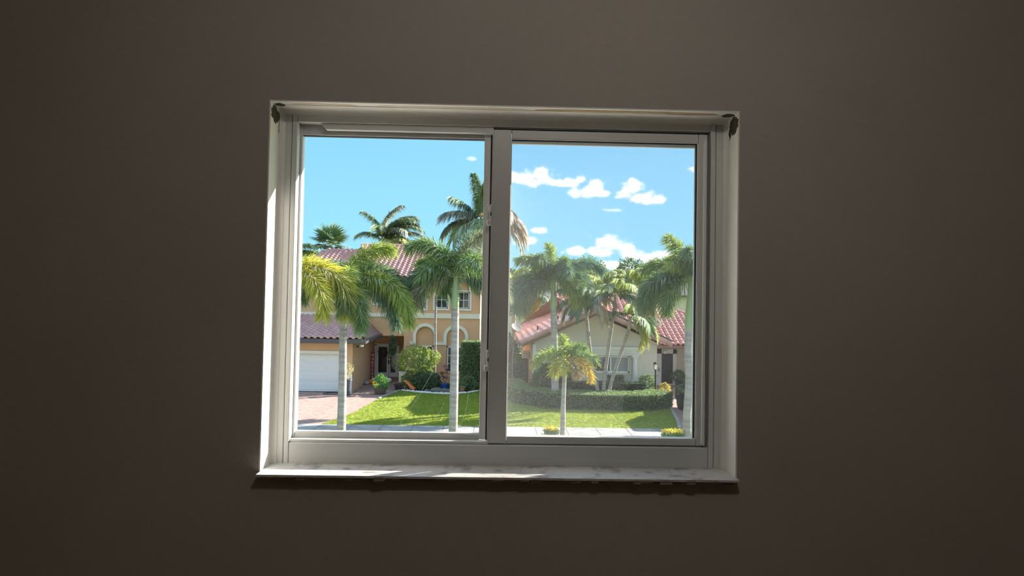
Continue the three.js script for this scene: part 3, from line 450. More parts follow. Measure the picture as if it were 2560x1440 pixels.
// ---- houses further back
{
  M.farWall = std(rgb(.72, .66, .54)); M.farRoof = std(rgb(.20, .17, .18), { bumpMap: every(T.fine, .6), bumpScale: .05 });
  const far = (label, x0, x1, z, y, ry, wx) => { const H = thing('house', label, 'house', [(x0 + x1) / 2, 0, z]); const w = (x1 - x0) / 2; mesh('wall', ubx(-w, w, 0, y, -8, 0), M.farWall, H); const rf = mesh('roof', [poly([[-w - .5, y - .05, .5], [w + .5, y - .05, .5], [w - 3, ry, -4], [-w + 3, ry, -4]]), poly([[-w - .5, y - .05, .5], [-w + 3, ry, -4], [-w - .5, y - .05, -8.5]]), poly([[w + .5, y - .05, .5], [w + .5, y - .05, -8.5], [w - 3, ry, -4]]), poly([[-w - .5, y - .05, -8.5], [-w + 3, ry, -4], [w - 3, ry, -4], [w + .5, y - .05, -8.5]])], M.farRoof, H); mesh('eave_board', rb(-w - .5, w + .5, y - .2, y - .02, .35, .5), M.fascia, rf); for (const x of wx) winUnit(H, x - w - x0 + x0, x - w + 1, y - 2, y - .7, .02, { rows: 2, cols: 2 }); };
  far('cream house with dark grey tiled roof far behind the right-hand palm', 14.5, 27, -62, 5.5, 7.6, [8]);
  far('cream house far behind the gap between the two front houses', -1.5, 9.6, -66, 5.0, 6.6, [6]);
}

// ---------------------------------------------------------------- plants
const leafMat = (r, g, b, tr = .4) => phys(rgb(r, g, b), { transmission: tr, thickness: 0, roughness: .9, vertexColors: true, side: THREE.DoubleSide });
M.frondDark = leafMat(.16, .27, .12); M.frondMid = leafMat(.22, .34, .11); M.frondLime = leafMat(.36, .46, .09); M.frondYellow = leafMat(.60, .60, .10, .5); M.frondGold = leafMat(.72, .56, .10); M.frondGrey = leafMat(.30, .33, .20); M.frondDry = leafMat(.50, .38, .22); M.frondTeal = leafMat(.15, .27, .18);
M.rachis = std(rgb(.36, .42, .18), { roughness: .6 }); M.trunkGrey = std(rgb(.57, .53, .525), { roughness: .95, map: every(T.trunk, .5, .8), bumpMap: every(T.fine, .3), bumpScale: .002 }); M.trunkSlim = std(rgb(.52, .48, .43), { roughness: .95, map: every(T.trunk, .3, .6) });
M.shaft = std(rgb(.33, .43, .24), { roughness: .45 }); M.shaftPale = std(rgb(.46, .50, .36), { roughness: .5 });
class Leaves {                                                             // collects blades with a colour of their own
  constructor() { this.p = []; this.n = []; this.c = []; }
  tri(a, b, c, nn, k) { for (const q of [a, b, c]) { this.p.push(q.x, q.y, q.z); this.n.push(nn.x, nn.y, nn.z); this.c.push(k[0], k[1], k[2]); } }
  blade(b, d, L, w, side, sag, k) {                                       // base, direction, length, width, across, sag at the tip
    const nn = side.clone().cross(d).normalize(), m = b.clone().addScaledVector(d, L * .5); m.y -= sag * .25; const t = b.clone().addScaledVector(d, L); t.y -= sag;
    const s0 = side.clone().multiplyScalar(w * .3), s1 = side.clone().multiplyScalar(w * .5), a0 = b.clone().sub(s0), a1 = b.clone().add(s0), b0 = m.clone().sub(s1), b1 = m.clone().add(s1);
    this.tri(a0, a1, b1, nn, k); this.tri(a0, b1, b0, nn, k); this.tri(b0, b1, t, nn, k);
  }
  geo() { const g = new THREE.BufferGeometry(); g.setAttribute('position', new THREE.BufferAttribute(new Float32Array(this.p), 3)); g.setAttribute('normal', new THREE.BufferAttribute(new Float32Array(this.n), 3)); g.setAttribute('color', new THREE.BufferAttribute(new Float32Array(this.c), 3)); g.setAttribute('uv', new THREE.BufferAttribute(new Float32Array(this.p.length / 3 * 2), 2)); return g; }
}
const frondCache = {};
// a pinnate frond in its own axes: grows from the origin along +x, rises at e0 degrees, bends down by arch degrees; plume 1 = leaflets all round the stalk (foxtail), 0 = in one plane
function frondGeo(o) {
  const key = JSON.stringify(o); if (frondCache[key]) return frondCache[key];
  const { e0, arch, len, leaf, n, plume, w = .035, droop = .35, seed = 1, sweep = 0 } = o, r = rng(seed * 77 + 5), lv = new Leaves(), pts = [V(0, 0, 0)], tan = [], S = 18;
  for (let i = 0; i < S; i++) { const t = (i + .5) / S, a = (e0 - arch * Math.pow(t, 1.25)) * D2R, y = sweep * t * t * D2R; const d = V(Math.cos(a) * Math.cos(y), Math.sin(a), Math.cos(a) * Math.sin(y)); tan.push(d); pts.push(pts[i].clone().addScaledVector(d, len / S)); }
  for (let i = 0; i < n; i++) {
    const t = .14 + .86 * Math.pow(i / n, .92), f = t * S, k = Math.min(S - 1, Math.floor(f)), P = pts[k].clone().lerp(pts[k + 1], f - k), Tn = tan[k], side = V(-Tn.z, 0, Tn.x).normalize(), up = side.clone().cross(Tn).normalize().multiplyScalar(-1); if (up.y < 0) up.negate();
    const sgn = i % 2 ? 1 : -1, phi = plume ? r() * 6.283 : (sgn > 0 ? 0 : Math.PI) + sgn * (.35 + .3 * (r() - .5));
    const env = Math.sin(Math.PI * clamp(.12 + t * .86, 0, 1)) ** .5, out = side.clone().multiplyScalar(Math.cos(phi)).addScaledVector(up, Math.sin(phi) * (plume ? 1 : 1));
    const fwd = .4 + .65 * t + (plume ? .75 : .3) * (r() - .5), d = out.addScaledVector(Tn, fwd).normalize(), L = leaf * (.45 + .6 * env) * (.8 + .4 * r());
    const ac = d.clone().cross(V(r() - .5, r() - .5, r() - .5)).normalize(), q = .62 + .62 * r(), y = r() < .16 ? 1.35 : 1;
    lv.blade(P, d, L, w * (.8 + .5 * r()), plume ? ac : d.clone().cross(up).normalize().lerp(ac, .35).normalize(), droop * L * (.6 + .8 * r()), [q * y, q * (y > 1 ? 1.12 : 1), q * .95]);
  }
  return (frondCache[key] = { leaf: lv.geo(), stalk: plain(new THREE.TubeGeometry(new THREE.CatmullRomCurve3(pts.filter((_, i) => i % 3 === 0)), 12, Math.max(.009, len * .006), 5)) });
}
function frond(parent, at, az, o, mat, name = 'frond', scale = 1) { const g = frondGeo(o), f = mesh(name, g.leaf, mat, parent, at); f.rotation.y = -az * D2R; f.scale.setScalar(scale); const s = mesh('stalk', g.stalk, M.rachis, f); return f; }
function trunk(parent, pts, r0, r1, mat, ring = .11, bulge = 0) {          // ringed palm stem through points (own axes)
  const c = new THREE.CatmullRomCurve3(pts.map((p) => V(...p))), L = c.getLength(), rows = Math.max(8, Math.round(L / ring) * 4), seg = 12, p = [], uv = [], idx = [];
  for (let i = 0; i <= rows; i++) { const t = i / rows, q = c.getPointAt(t), ph = (t * L / ring) % 1, rr = lerp(r0, r1, t) * (1 + .05 * (ph < .25 ? 1 - ph * 4 : 0) + bulge * Math.sin(Math.PI * t)) * (1 + .03 * (vnoise(t * 30, 3) - .5)); for (let j = 0; j <= seg; j++) { const a = j / seg * 6.28318; p.push(q.x + Math.cos(a) * rr, q.y, q.z + Math.sin(a) * rr); uv.push(j / seg * .9, t * L); } }
  for (let i = 0; i < rows; i++) for (let j = 0; j < seg; j++) { const a = i * (seg + 1) + j, b = a + seg + 1; idx.push(a, b, a + 1, a + 1, b, b + 1); }
  const g = new THREE.BufferGeometry(); g.setAttribute('position', new THREE.BufferAttribute(new Float32Array(p), 3)); g.setAttribute('uv', new THREE.BufferAttribute(new Float32Array(uv), 2)); g.setIndex(idx); g.computeVertexNormals();
  return mesh('trunk', g, mat, parent);
}
function crownshaft(parent, x, y0, y1, r0, r1, mat, z = 0, dx = 0) { const h = y1 - y0, m = mesh('crownshaft', lathe([[r0 * .8, 0], [r0, h * .08], [r0 * 1.02, h * .3], [lerp(r0, r1, .6), h * .7], [r1, h], [0, h * 1.02]], 14).applyMatrix4(new THREE.Matrix4().makeShear(0, 0, dx / h, 0, 0, 0)), mat, parent, [x, y0, z]); return m; }
const FOX = { leaf: .56, n: 620, plume: 1, w: .028, droop: .36 };
const fx = (e0, arch, len, seed = 1, extra = {}) => ({ e0, arch, len, ...FOX, n: Math.round(FOX.n * len / 2.4), seed, ...extra });
const PIN = { leaf: .5, n: 150, plume: 0, w: .045, droop: .5 };
const pn = (e0, arch, len, seed = 1, extra = {}) => ({ e0, arch, len, ...PIN, n: Math.round(PIN.n * Math.sqrt(len / 2)), seed, ...extra });

// --- foxtail palms along the sidewalk
{ // left of the garage door
  const P = thing('foxtail_palm', 'tall foxtail palm with grey ringed trunk in front of the garage door', 'palm tree', [-5.58, 0, -23.3], 0, 'foxtail palms along the sidewalk');
  trunk(P, [[0, -.05, 0], [.0, 2.0, 0], [-.02, 4.0, 0], [0, 4.7, 0]], .165, .13, M.trunkGrey); crownshaft(P, 0, 4.6, 5.75, .13, .07, M.shaft);
  const c = [0, 5.7, 0];
  [[6, 44, 112, 2.6, M.frondDark, 1], [24, 22, 112, 3.7, M.frondLime, 2], [62, 5, 95, 3.0, M.frondMid, 3], [12, 5, 95, 2.9, M.frondTeal, 14], [-12, 76, 90, 2.4, M.frondLime, 4], [190, 25, 105, 2.1, M.frondDark, 5], [215, 40, 105, 2.0, M.frondMid, 6], [-70, 55, 90, 2.4, M.frondDark, 7], [78, 20, 105, 2.6, M.frondDark, 8], [-120, 50, 100, 2.4, M.frondTeal, 9], [-35, 20, 110, 2.7, M.frondTeal, 10], [235, 30, 100, 2.5, M.frondDark, 11], [70, 50, 100, 1.6, M.frondLime, 12]].forEach(([az, e, a, l, m, s]) => frond(P, c, az, fx(e, a, l, s), m));
}
{ // beyond the left jamb: only its fronds reach into view
  const P = thing('foxtail_palm', 'foxtail palm with big yellow-green plumes reaching in at the left edge', 'palm tree', [-7.5, 0, -21.9], 0, 'foxtail palms along the sidewalk');
  trunk(P, [[0, -.05, 0], [0, 2.5, 0], [0, 4.6, 0]], .165, .13, M.trunkGrey); crownshaft(P, 0, 4.5, 6.05, .13, .07, M.shaft);
  [[8, 26, 126, 3.5, M.frondYellow, 21], [30, 15, 115, 3.0, M.frondYellow, 22], [-30, 30, 110, 2.7, M.frondTeal, 23], [80, 45, 110, 2.5, M.frondMid, 24], [-80, 40, 100, 2.4, M.frondDark, 25], [130, 50, 110, 2.5, M.frondMid, 26], [-140, 50, 110, 2.5, M.frondDark, 27]].forEach(([az, e, a, l, m, s]) => frond(P, [0, 6.0, 0], az, fx(e, a, l, s, az === 8 ? { leaf: .72, n: 1400 } : {}), m));
}
{
  const P = thing('foxtail_palm', 'tall foxtail palm with green crownshaft in front of the arched windows', 'palm tree', [-1.5, 0, -23.4], 0, 'foxtail palms along the sidewalk');
  trunk(P, [[0, -.05, 0], [0, 2.3, 0], [-.02, 4.78, 0]], .165, .14, M.trunkGrey); crownshaft(P, -.02, 4.7, 6.0, .145, .085, M.shaft); mesh('spathe', lathe([[0, 0], [.05, .12], [.04, .3], [0, .42]], 8).rotateZ(.25).translate(-.2, 4.95, .08), M.shaftPale, P);
  [[178, 38, 125, 2.2, M.frondTeal, 31], [152, 12, 105, 2.1, M.frondGrey, 32], [205, 60, 100, 1.9, M.frondMid, 33], [145, 50, 120, 1.8, M.frondMid, 34], [-100, 25, 105, 2.0, M.frondTeal, 35], [60, 55, 100, 2.2, M.frondMid, 36], [10, 30, 115, 2.4, M.frondGrey, 37], [20, 8, 100, 2.4, M.frondTeal, 38], [-30, 60, 95, 2.3, M.frondDark, 39], [-70, 45, 100, 2.3, M.frondTeal, 40], [250, 30, 110, 1.9, M.frondDark, 41], [-10, 10, 100, 2.3, M.frondGrey, 42], [-95, 66, 85, 1.9, M.frondMid, 43], [168, 80, 112, 2.5, M.frondMid, 44], [25, 82, 80, 2.5, M.frondGrey, 45], [-60, 82, 60, 2.2, M.frondTeal, 46]].forEach(([az, e, a, l, m, s]) => frond(P, [-.02, 5.95, 0], az, fx(e, a, l, s), m));
}
{
  const P = thing('foxtail_palm', 'tall foxtail palm with swollen green crownshaft at the right edge of the view', 'palm tree', [7.22, 0, -23.5], 0, 'foxtail palms along the sidewalk');
  trunk(P, [[0, -.05, 0], [-.02, .9, 0], [.05, 2.2, 0], [.0, 3.3, 0], [.02, 4.2, 0]], .155, .15, M.trunkGrey); crownshaft(P, .02, 4.1, 5.95, .165, .08, M.shaft, 0, .04);
  [[178, 22, 118, 2.6, M.frondGrey, 51], [168, 30, 120, 2.4, M.frondDark, 52], [190, 4, 95, 2.1, M.frondGrey, 53], [150, 0, 95, 1.9, M.frondMid, 54], [140, 66, 80, 1.6, M.frondLime, 55], [80, 60, 90, 2.1, M.frondDark, 56], [20, 45, 105, 2.4, M.frondTeal, 57], [-30, 60, 90, 2.2, M.frondDark, 58], [-80, 50, 100, 2.3, M.frondDark, 59], [215, 55, 95, 2.2, M.frondMid, 60], [45, 10, 100, 2.2, M.frondDark, 61], [110, 72, 75, 1.9, M.frondDark, 62], [165, 84, 58, 2.0, M.frondLime, 63], [-20, 80, 60, 2.4, M.frondDark, 64]].forEach(([az, e, a, l, m, s]) => frond(P, [.06, 5.95, 0], az, fx(e, a, l, s), m));
}
{ // young yellowing palm
  const P = thing('young_palm', 'young palm with thin pale trunk and yellowing fronds on the sidewalk verge', 'palm tree', [2.58, 0, -23.7]);
  trunk(P, [[0, -.05, 0], [.0, 1.2, 0], [.03, 2.35, 0]], .105, .075, M.trunkGrey, .14); crownshaft(P, .03, 2.3, 2.95, .075, .045, M.shaftPale);
  [[172, 42, 120, 1.45, M.frondLime, 71], [12, 45, 112, 1.45, M.frondMid, 72], [20, 14, 110, 1.45, M.frondGold, 73], [100, 20, 105, .95, M.frondYellow, 74], [140, 0, 90, .85, M.frondYellow, 75], [60, 5, 85, 1.05, M.frondDry, 76], [110, 84, 45, 1.0, M.frondLime, 77], [-60, 60, 90, 1.2, M.frondLime, 78], [225, 50, 100, 1.25, M.frondMid, 79], [-20, 65, 80, 1.1, M.frondMid, 80]].forEach(([az, e, a, l, m, s]) => frond(P, [.03, 2.92, 0], az, { e0: e, arch: a, len: l, leaf: .36, n: 210, plume: 1, w: .034, droop: .2, seed: s }, m));
}
{ // beside the bungalow gable
  const P = thing('foxtail_palm', 'dark foxtail palm rising behind the young palm in front of the gable', 'palm tree', [2.95, 0, -31], 0);
  trunk(P, [[0, -.05, 0], [-.08, 2.3, 0], [-.12, 3.6, 0], [-.17, 4.7, 0]], .19, .15, M.trunkGrey); crownshaft(P, -.18, 4.6, 6.0, .16, .08, M.shaft);
  [[178, 38, 112, 2.4, M.frondDark, 91], [160, 18, 112, 2.7, M.frondTeal, 92], [200, 5, 98, 2.6, M.frondDark, 93], [-20, 45, 112, 2.3, M.frondTeal, 94], [20, 22, 112, 2.2, M.frondMid, 95], [28, 0, 95, 1.9, M.frondLime, 96], [70, 58, 90, 2.0, M.frondTeal, 97], [120, 70, 80, 2.2, M.frondDark, 98], [-40, 50, 100, 2.5, M.frondDark, 99], [-90, 40, 105, 2.5, M.frondDark, 100], [230, 40, 105, 2.5, M.frondDark, 101], [150, 0, 90, 2.4, M.frondGrey, 102], [70, 70, 70, 1.8, M.frondMid, 103], [185, 70, 90, 2.3, M.frondMid, 104], [160, 74, 80, 2.0, M.frondMid, 105], [8, 62, 108, 2.9, M.frondTeal, 106], [120, 88, 35, 1.9, M.frondLime, 107]].forEach(([az, e, a, l, m, s]) => frond(P, [-.2, 5.95, 0], az, fx(e, a, l, s), m));
}
// --- three slim palms that lean out of one spot in front of the bungalow window
[[[5.08, -31.5], [[0, -.05, 0], [-.05, .8, 0], [-.42, 2.6, 0], [-.66, 4.5, 0]], [-.67, 5.1, 0], 'slim palm of the leaning trio, leftmost, its crown half dried brown', [[170, 30, M.frondDark], [20, 35, M.frondDry], [60, 10, M.frondDry], [200, 5, M.frondDark], [120, 15, M.frondTeal], [95, 60, M.frondDark], [-30, 40, M.frondDry], [-70, 50, M.frondDark], [150, 60, M.frondDark]]],
  [[5.33, -31.5], [[0, -.05, 0], [.03, 1.0, 0], [.2, 2.6, 0], [.5, 4.8, 0]], [.53, 5.4, 0], 'slim palm of the leaning trio, the middle and tallest one', [[175, 40, M.frondMid], [10, 45, M.frondMid], [60, 55, M.frondLime], [120, 60, M.frondMid], [200, 15, M.frondTeal], [-20, 20, M.frondMid], [90, 80, M.frondLime], [-80, 50, M.frondMid], [150, 20, M.frondTeal], [40, 15, M.frondTeal]]],
  [[5.47, -31.5], [[0, -.05, 0], [.22, 1.0, 0], [.65, 2.4, 0], [1.08, 3.75, 0]], [1.13, 4.35, 0], 'slim palm of the leaning trio, rightmost and lowest, leaning to the right', [[5, 40, M.frondTeal], [20, 10, M.frondYellow], [60, 20, M.frondMid], [170, 40, M.frondMid], [-30, 30, M.frondTeal], [100, 60, M.frondLime], [-80, 55, M.frondMid], [45, -20, M.frondYellow]]]].forEach(([b, pts, c, label, fr], i) => {
  const P = thing('slim_palm', label, 'palm tree', [b[0], 0, b[1]]); trunk(P, pts, .10, .085, M.trunkSlim, .1); const q = pts[pts.length - 1]; crownshaft(P, q[0], q[1] - .08, c[1], .085, .05, M.shaftPale, q[2], c[0] - q[0]);
  fr.forEach(([az, e, m], k) => frond(P, [c[0], c[1] - .05, c[2]], az, pn(e, 95, 1.5 + .2 * (k % 3), 110 + k, { leaf: .46, n: 200, droop: .8 }), m));
});
// --- slender palm by the arches
{
  const P = thing('slim_palm', 'very slender dark-trunked palm standing between the two arches', 'palm tree', [-3.38, 0, -36.4]);
  trunk(P, [[0, -.05, 0], [.03, 2, 0], [.0, 4, 0], [.07, 6.0, 0]], .07, .055, M.trunkSlim, .12);
  [[175, 20], [30, 30], [100, 10], [70, 50], [200, 50], [-20, 10], [140, -10]].forEach(([az, e], k) => frond(P, [.07, 6.0, 0], az, pn(e, 95, 1.2, 130 + k, { leaf: .35, n: 120 }), [M.frondLime, M.frondMid, M.frondYellow][k % 3]));
}
// --- tall palms behind the houses
const feather = (P, c, list, len, o = {}) => list.forEach(([az, e, a, m, l = 1, sw = 0], k) => frond(P, c, az, pn(e, a, len * l, 150 + k, { leaf: .95, n: 400, w: .07, droop: 1.0, sweep: sw, ...o }), m));
{
  const P = thing('royal_palm', 'tall wind-blown palm behind the meeting stile, fronds standing upright', 'palm tree', [-1.37, 0, -49.6]); trunk(P, [[0, -.1, 0], [0, 5, 0], [.05, 10.0, 0]], .26, .17, M.trunkGrey, .2); crownshaft(P, .05, 9.9, 10.9, .17, .1, M.shaft);
  feather(P, [.05, 10.75, 0], [[120, 86, 30, M.frondTeal, .95], [60, 84, 35, M.frondDark, .9], [180, 60, 45, M.frondTeal, .75], [165, 40, 70, M.frondGrey, .8], [190, 20, 80, M.frondTeal, .8], [5, 38, 100, M.frondDry, 1.0], [-15, 25, 95, M.frondDry, 1.05], [10, 8, 85, M.frondGrey, 1], [90, 15, 80, M.frondMid, .8], [140, 0, 70, M.frondMid, .8], [-80, 60, 80, M.frondDark, .9], [40, 50, 90, M.frondDry, .9]], 3.9);
}
{
  const P = thing('coconut_palm', 'wind-swept coconut palm showing above the ridge of the orange house', 'palm tree', [-9.0, 0, -52]); trunk(P, [[0, -.1, 0], [.1, 4, 0], [-.05, 9.3, 0]], .2, .14, M.trunkSlim, .2);
  feather(P, [-.05, 9.3, 0], [[15, 92, 70, M.frondGrey, .95], [5, 75, 85, M.frondGrey, 1], [150, 80, 60, M.frondTeal, .8], [25, 66, 80, M.frondMid, 1], [-15, 70, 90, M.frondTeal, .95], [10, 55, 85, M.frondMid, 1], [40, 50, 85, M.frondGrey, .9], [-5, 40, 80, M.frondGrey, 1.05], [30, 30, 80, M.frondYellow, .8], [60, 15, 60, M.frondYellow, .7], [-30, 60, 80, M.frondTeal, 1], [90, 60, 90, M.frondMid, .8], [20, 10, 60, M.frondLime, .8], [175, 50, 80, M.frondTeal, .6]], 3.6, { droop: .7, leaf: .85, w: .05 });
}
{
  const P = thing('fan_palm', 'fan palm showing above the orange roof at far left', 'palm tree', [-13.2, 0, -52]); trunk(P, [[0, -.1, 0], [0, 5, 0], [0, 8.9, 0]], .22, .17, M.trunkSlim, .2);
  const fan = (seed) => { const lv = new Leaves(), r = rng(seed), n = 30; for (let i = 0; i < n; i++) { const a = (i / (n - 1) - .5) * 4.2, d = V(Math.cos(a), .12 * (i % 2), Math.sin(a)).normalize(), q = .7 + .5 * r(); lv.blade(V(.0, 0, 0), d, 1.0 + .15 * r(), .16, V(-d.z, 0, d.x), .12 + .1 * r(), [q, q, q]); } return lv.geo(); };
  const fans = [fan(1), fan(2)], stalk = tube([[0, 0, 0], [.4, .02, 0], [.8, 0, 0]], .022, 5); const r = rng(70);
  for (let k = 0; k < 17; k++) { const az = k * 137.5 + 20 * r(), el = 78 - k * 6.4, g = mesh('fan_leaf', fans[k % 2].clone().rotateX(.5 * (r() - .5)).translate(.8, 0, 0), [M.frondDark, M.frondTeal, M.frondMid][k % 3], P, [0, 9.0, 0]); g.rotation.set(0, -az * D2R, el * D2R, 'YXZ'); mesh('stalk', stalk, M.rachis, g); }
}
// palms far behind, between and to the right of the houses
[['coconut_palm', 'small dark palm far behind the left slope of the bungalow gable', [5.2, -56], 7.2, 2.4, M.frondDark], ['coconut_palm', 'bright green palm far behind the bungalow ridge', [9.4, -58], 6.3, 2.8, M.frondLime], ['coconut_palm', 'lime green arching palm far right behind the bungalow roof', [12.0, -57], 6.4, 2.8, M.frondLime], ['coconut_palm', 'green palm showing over the orange roof beside the coconut palm', [-5.6, -56], 8.2, 2.0, M.frondMid], ['coconut_palm', 'green palm between the fan palm and the left edge', [-15.8, -50], 7.6, 2.6, M.frondMid], ['coconut_palm', 'yellow-green palm in the gap between the two front houses', [1.3, -50], 6.2, 2.4, M.frondLime], ['coconut_palm', 'dark palm low in the gap between the houses', [2.6, -53], 4.6, 2.2, M.frondDark]].forEach(([n, label, [x, z], h, l, m], i) => {
  const P = thing(n, label, 'palm tree', [x, 0, z]); trunk(P, [[0, -.1, 0], [.1, h / 2, 0], [0, h, 0]], .16, .11, M.trunkSlim, .2);
  for (let k = 0; k < 13; k++) frond(P, [0, h, 0], k * 137.5 + i * 40, pn([72, 55, 35, 15][k % 4], 95, l * (1 - .06 * (k % 3)), 170 + (k % 6), { leaf: .62, n: 200, w: .06, droop: .85 }), m);
});

// --- shrubs and hedges: leaves scattered over a shape, round a darker core of twigs
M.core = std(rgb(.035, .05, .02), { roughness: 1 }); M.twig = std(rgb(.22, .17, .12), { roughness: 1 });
M.leafHedge = leafMat(.22, .33, .13, .5); M.leafDark = leafMat(.10, .18, .08, .3); M.leafLime = leafMat(.38, .47, .12, .4); M.leafPale = leafMat(.46, .50, .22, .4); M.leafYellow = leafMat(.70, .58, .07, .4); M.leafRed = leafMat(.36, .05, .08, .35); M.leafFar = leafMat(.19, .31, .10, .4); M.leafFarDark = leafMat(.11, .20, .08, .35); M.flower = leafMat(.85, .70, .04, .3); M.leafCroton = leafMat(.60, .50, .10, .35);
function leafCloud(points, L, w, seed, spread = 1) { const lv = new Leaves(), r = rng(seed); for (const [p, n] of points) { const d = n.clone().multiplyScalar(.8).add(V(r() - .5, r() - .35, r() - .5).multiplyScalar(1.6 * spread)).normalize(), s = d.clone().cross(V(r() - .5, r() - .5, r() - .5)).normalize(), q = .6 + .7 * r(); lv.blade(p, d, L * (.7 + .6 * r()), w, s, L * .15, [q * (.95 + .15 * r()), q, q * .9]); } return lv.geo(); }
function blob(rx, ry, rz, n, seed, rough = .25, lo = -1) { const r = rng(seed), out = []; while (out.length < n) { const u = r() * 2 - 1, a = r() * 6.283, s = Math.sqrt(1 - u * u), d = V(s * Math.cos(a), u, s * Math.sin(a)); if (u < lo) continue; const k = (1 + rough * 2 * (fbm(d.x * 2.2 + seed, d.y * 2.2 + d.z * 2 + 9, 3) - .5)) * (.82 + .2 * Math.sqrt(r())); out.push([V(d.x * rx * k, d.y * ry * k, d.z * rz * k), d]); } return out; }
function shrub(name, label, cat, pos, [rx, ry, rz], n, L, w, mat, o = {}) {
  const S = thing(name, label, cat, pos, 0, o.group), cy = o.cy ?? ry; mesh('foliage', leafCloud(blob(rx, ry, rz, n, o.seed ?? 1, o.rough), L, w, (o.seed ?? 1) + 3), mat, S, [0, cy, 0]);
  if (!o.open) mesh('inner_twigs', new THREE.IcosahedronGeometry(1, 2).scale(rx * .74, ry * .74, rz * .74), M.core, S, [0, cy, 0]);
  if (o.stem !== 0) mesh('stem', cyl(o.stem ?? .06, (o.stem ?? .06) * .7, cy, 0, -.02, 0, 8), M.twig, S); return S;
}
function hedgeRun(label, pts, wd, h, n, mat, seed, y0 = 0) {               // clipped hedge along a path
  const c = new THREE.CatmullRomCurve3(pts.map(([x, z]) => V(x, 0, z))), r = rng(seed), out = [], S = thing('hedge', label, 'hedge', [pts[0][0], y0, pts[0][1]]), o = V(pts[0][0], 0, pts[0][1]), per = wd + 2 * h;
  for (let i = 0; i < n; i++) { const t = r(), p = c.getPointAt(t), tn = c.getTangentAt(t), sd = V(-tn.z, 0, tn.x), k = r() * per, wob = .07 * (fbm(p.x * 3, p.z * 3 + k, 3) - .5); let q, nn; if (k < wd) { q = V(0, h + wob - .03 * r(), 0).addScaledVector(sd, k - wd / 2); const a = r() * 6.28; nn = V(Math.cos(a), .15, Math.sin(a)); } else { const s = k < wd + h ? 1 : -1, y = (k - wd) % h; q = V(0, y, 0).addScaledVector(sd, s * (wd / 2 + wob - .03 * r())); nn = sd.clone().multiplyScalar(s); } out.push([q.add(p).sub(o), nn]); }
  for (const e of [0, 1]) { const p = c.getPointAt(e), tn = c.getTangentAt(e).multiplyScalar(e ? 1 : -1), sd = V(-tn.z, 0, tn.x); for (let i = 0; i < n / 14; i++) out.push([V(0, r() * h, 0).addScaledVector(sd, (r() - .5) * wd).add(p).sub(o).addScaledVector(tn, .02), tn.clone()]); }
  mesh('foliage', leafCloud(out, .07, .04, seed + 1), mat, S);
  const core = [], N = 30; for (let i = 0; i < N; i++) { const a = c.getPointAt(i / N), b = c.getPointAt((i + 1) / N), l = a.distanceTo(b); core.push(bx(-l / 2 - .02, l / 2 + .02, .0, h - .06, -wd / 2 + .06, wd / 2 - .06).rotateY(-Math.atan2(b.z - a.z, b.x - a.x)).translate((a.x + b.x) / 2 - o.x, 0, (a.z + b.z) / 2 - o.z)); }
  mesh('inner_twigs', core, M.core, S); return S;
}
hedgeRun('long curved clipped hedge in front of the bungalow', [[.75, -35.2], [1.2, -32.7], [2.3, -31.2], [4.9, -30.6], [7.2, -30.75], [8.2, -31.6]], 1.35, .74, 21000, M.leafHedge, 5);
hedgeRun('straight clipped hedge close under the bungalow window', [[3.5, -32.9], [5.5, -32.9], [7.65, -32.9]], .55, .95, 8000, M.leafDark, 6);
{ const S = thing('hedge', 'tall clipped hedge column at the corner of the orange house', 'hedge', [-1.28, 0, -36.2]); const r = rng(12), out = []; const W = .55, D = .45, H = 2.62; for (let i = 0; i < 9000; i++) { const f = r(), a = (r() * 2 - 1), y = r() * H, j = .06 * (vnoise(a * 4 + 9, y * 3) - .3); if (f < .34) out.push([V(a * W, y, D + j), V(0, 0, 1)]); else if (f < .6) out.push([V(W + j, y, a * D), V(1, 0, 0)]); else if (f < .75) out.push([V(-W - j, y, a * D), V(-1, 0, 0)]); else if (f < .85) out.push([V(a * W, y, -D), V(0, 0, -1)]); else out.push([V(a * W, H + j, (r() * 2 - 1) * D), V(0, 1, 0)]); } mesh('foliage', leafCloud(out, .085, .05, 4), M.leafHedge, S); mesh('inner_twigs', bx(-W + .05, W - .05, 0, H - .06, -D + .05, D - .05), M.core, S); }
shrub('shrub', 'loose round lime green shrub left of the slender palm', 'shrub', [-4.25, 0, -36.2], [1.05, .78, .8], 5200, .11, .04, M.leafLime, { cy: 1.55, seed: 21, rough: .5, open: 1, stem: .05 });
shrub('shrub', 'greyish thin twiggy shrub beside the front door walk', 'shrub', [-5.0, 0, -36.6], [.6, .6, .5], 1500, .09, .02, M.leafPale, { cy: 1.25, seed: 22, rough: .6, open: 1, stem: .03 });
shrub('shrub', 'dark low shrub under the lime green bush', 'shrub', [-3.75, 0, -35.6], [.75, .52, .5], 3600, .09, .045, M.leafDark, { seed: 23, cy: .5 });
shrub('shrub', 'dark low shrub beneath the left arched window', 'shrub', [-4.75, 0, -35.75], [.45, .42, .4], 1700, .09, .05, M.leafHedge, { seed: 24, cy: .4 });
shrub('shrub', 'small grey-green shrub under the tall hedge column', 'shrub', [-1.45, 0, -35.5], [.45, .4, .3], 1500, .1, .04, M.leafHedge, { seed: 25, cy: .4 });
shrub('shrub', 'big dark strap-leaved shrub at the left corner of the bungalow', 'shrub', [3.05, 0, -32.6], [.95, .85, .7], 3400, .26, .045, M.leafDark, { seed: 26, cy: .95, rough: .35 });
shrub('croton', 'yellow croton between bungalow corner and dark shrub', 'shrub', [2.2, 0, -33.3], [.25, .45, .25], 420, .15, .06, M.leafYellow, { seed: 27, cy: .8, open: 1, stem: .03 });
shrub('shrub', 'dark creeper-like shrub in front of the brown fence', 'shrub', [1.3, 0, -37.3], [.55, .85, .35], 3000, .1, .06, M.leafDark, { seed: 28, cy: .85 });
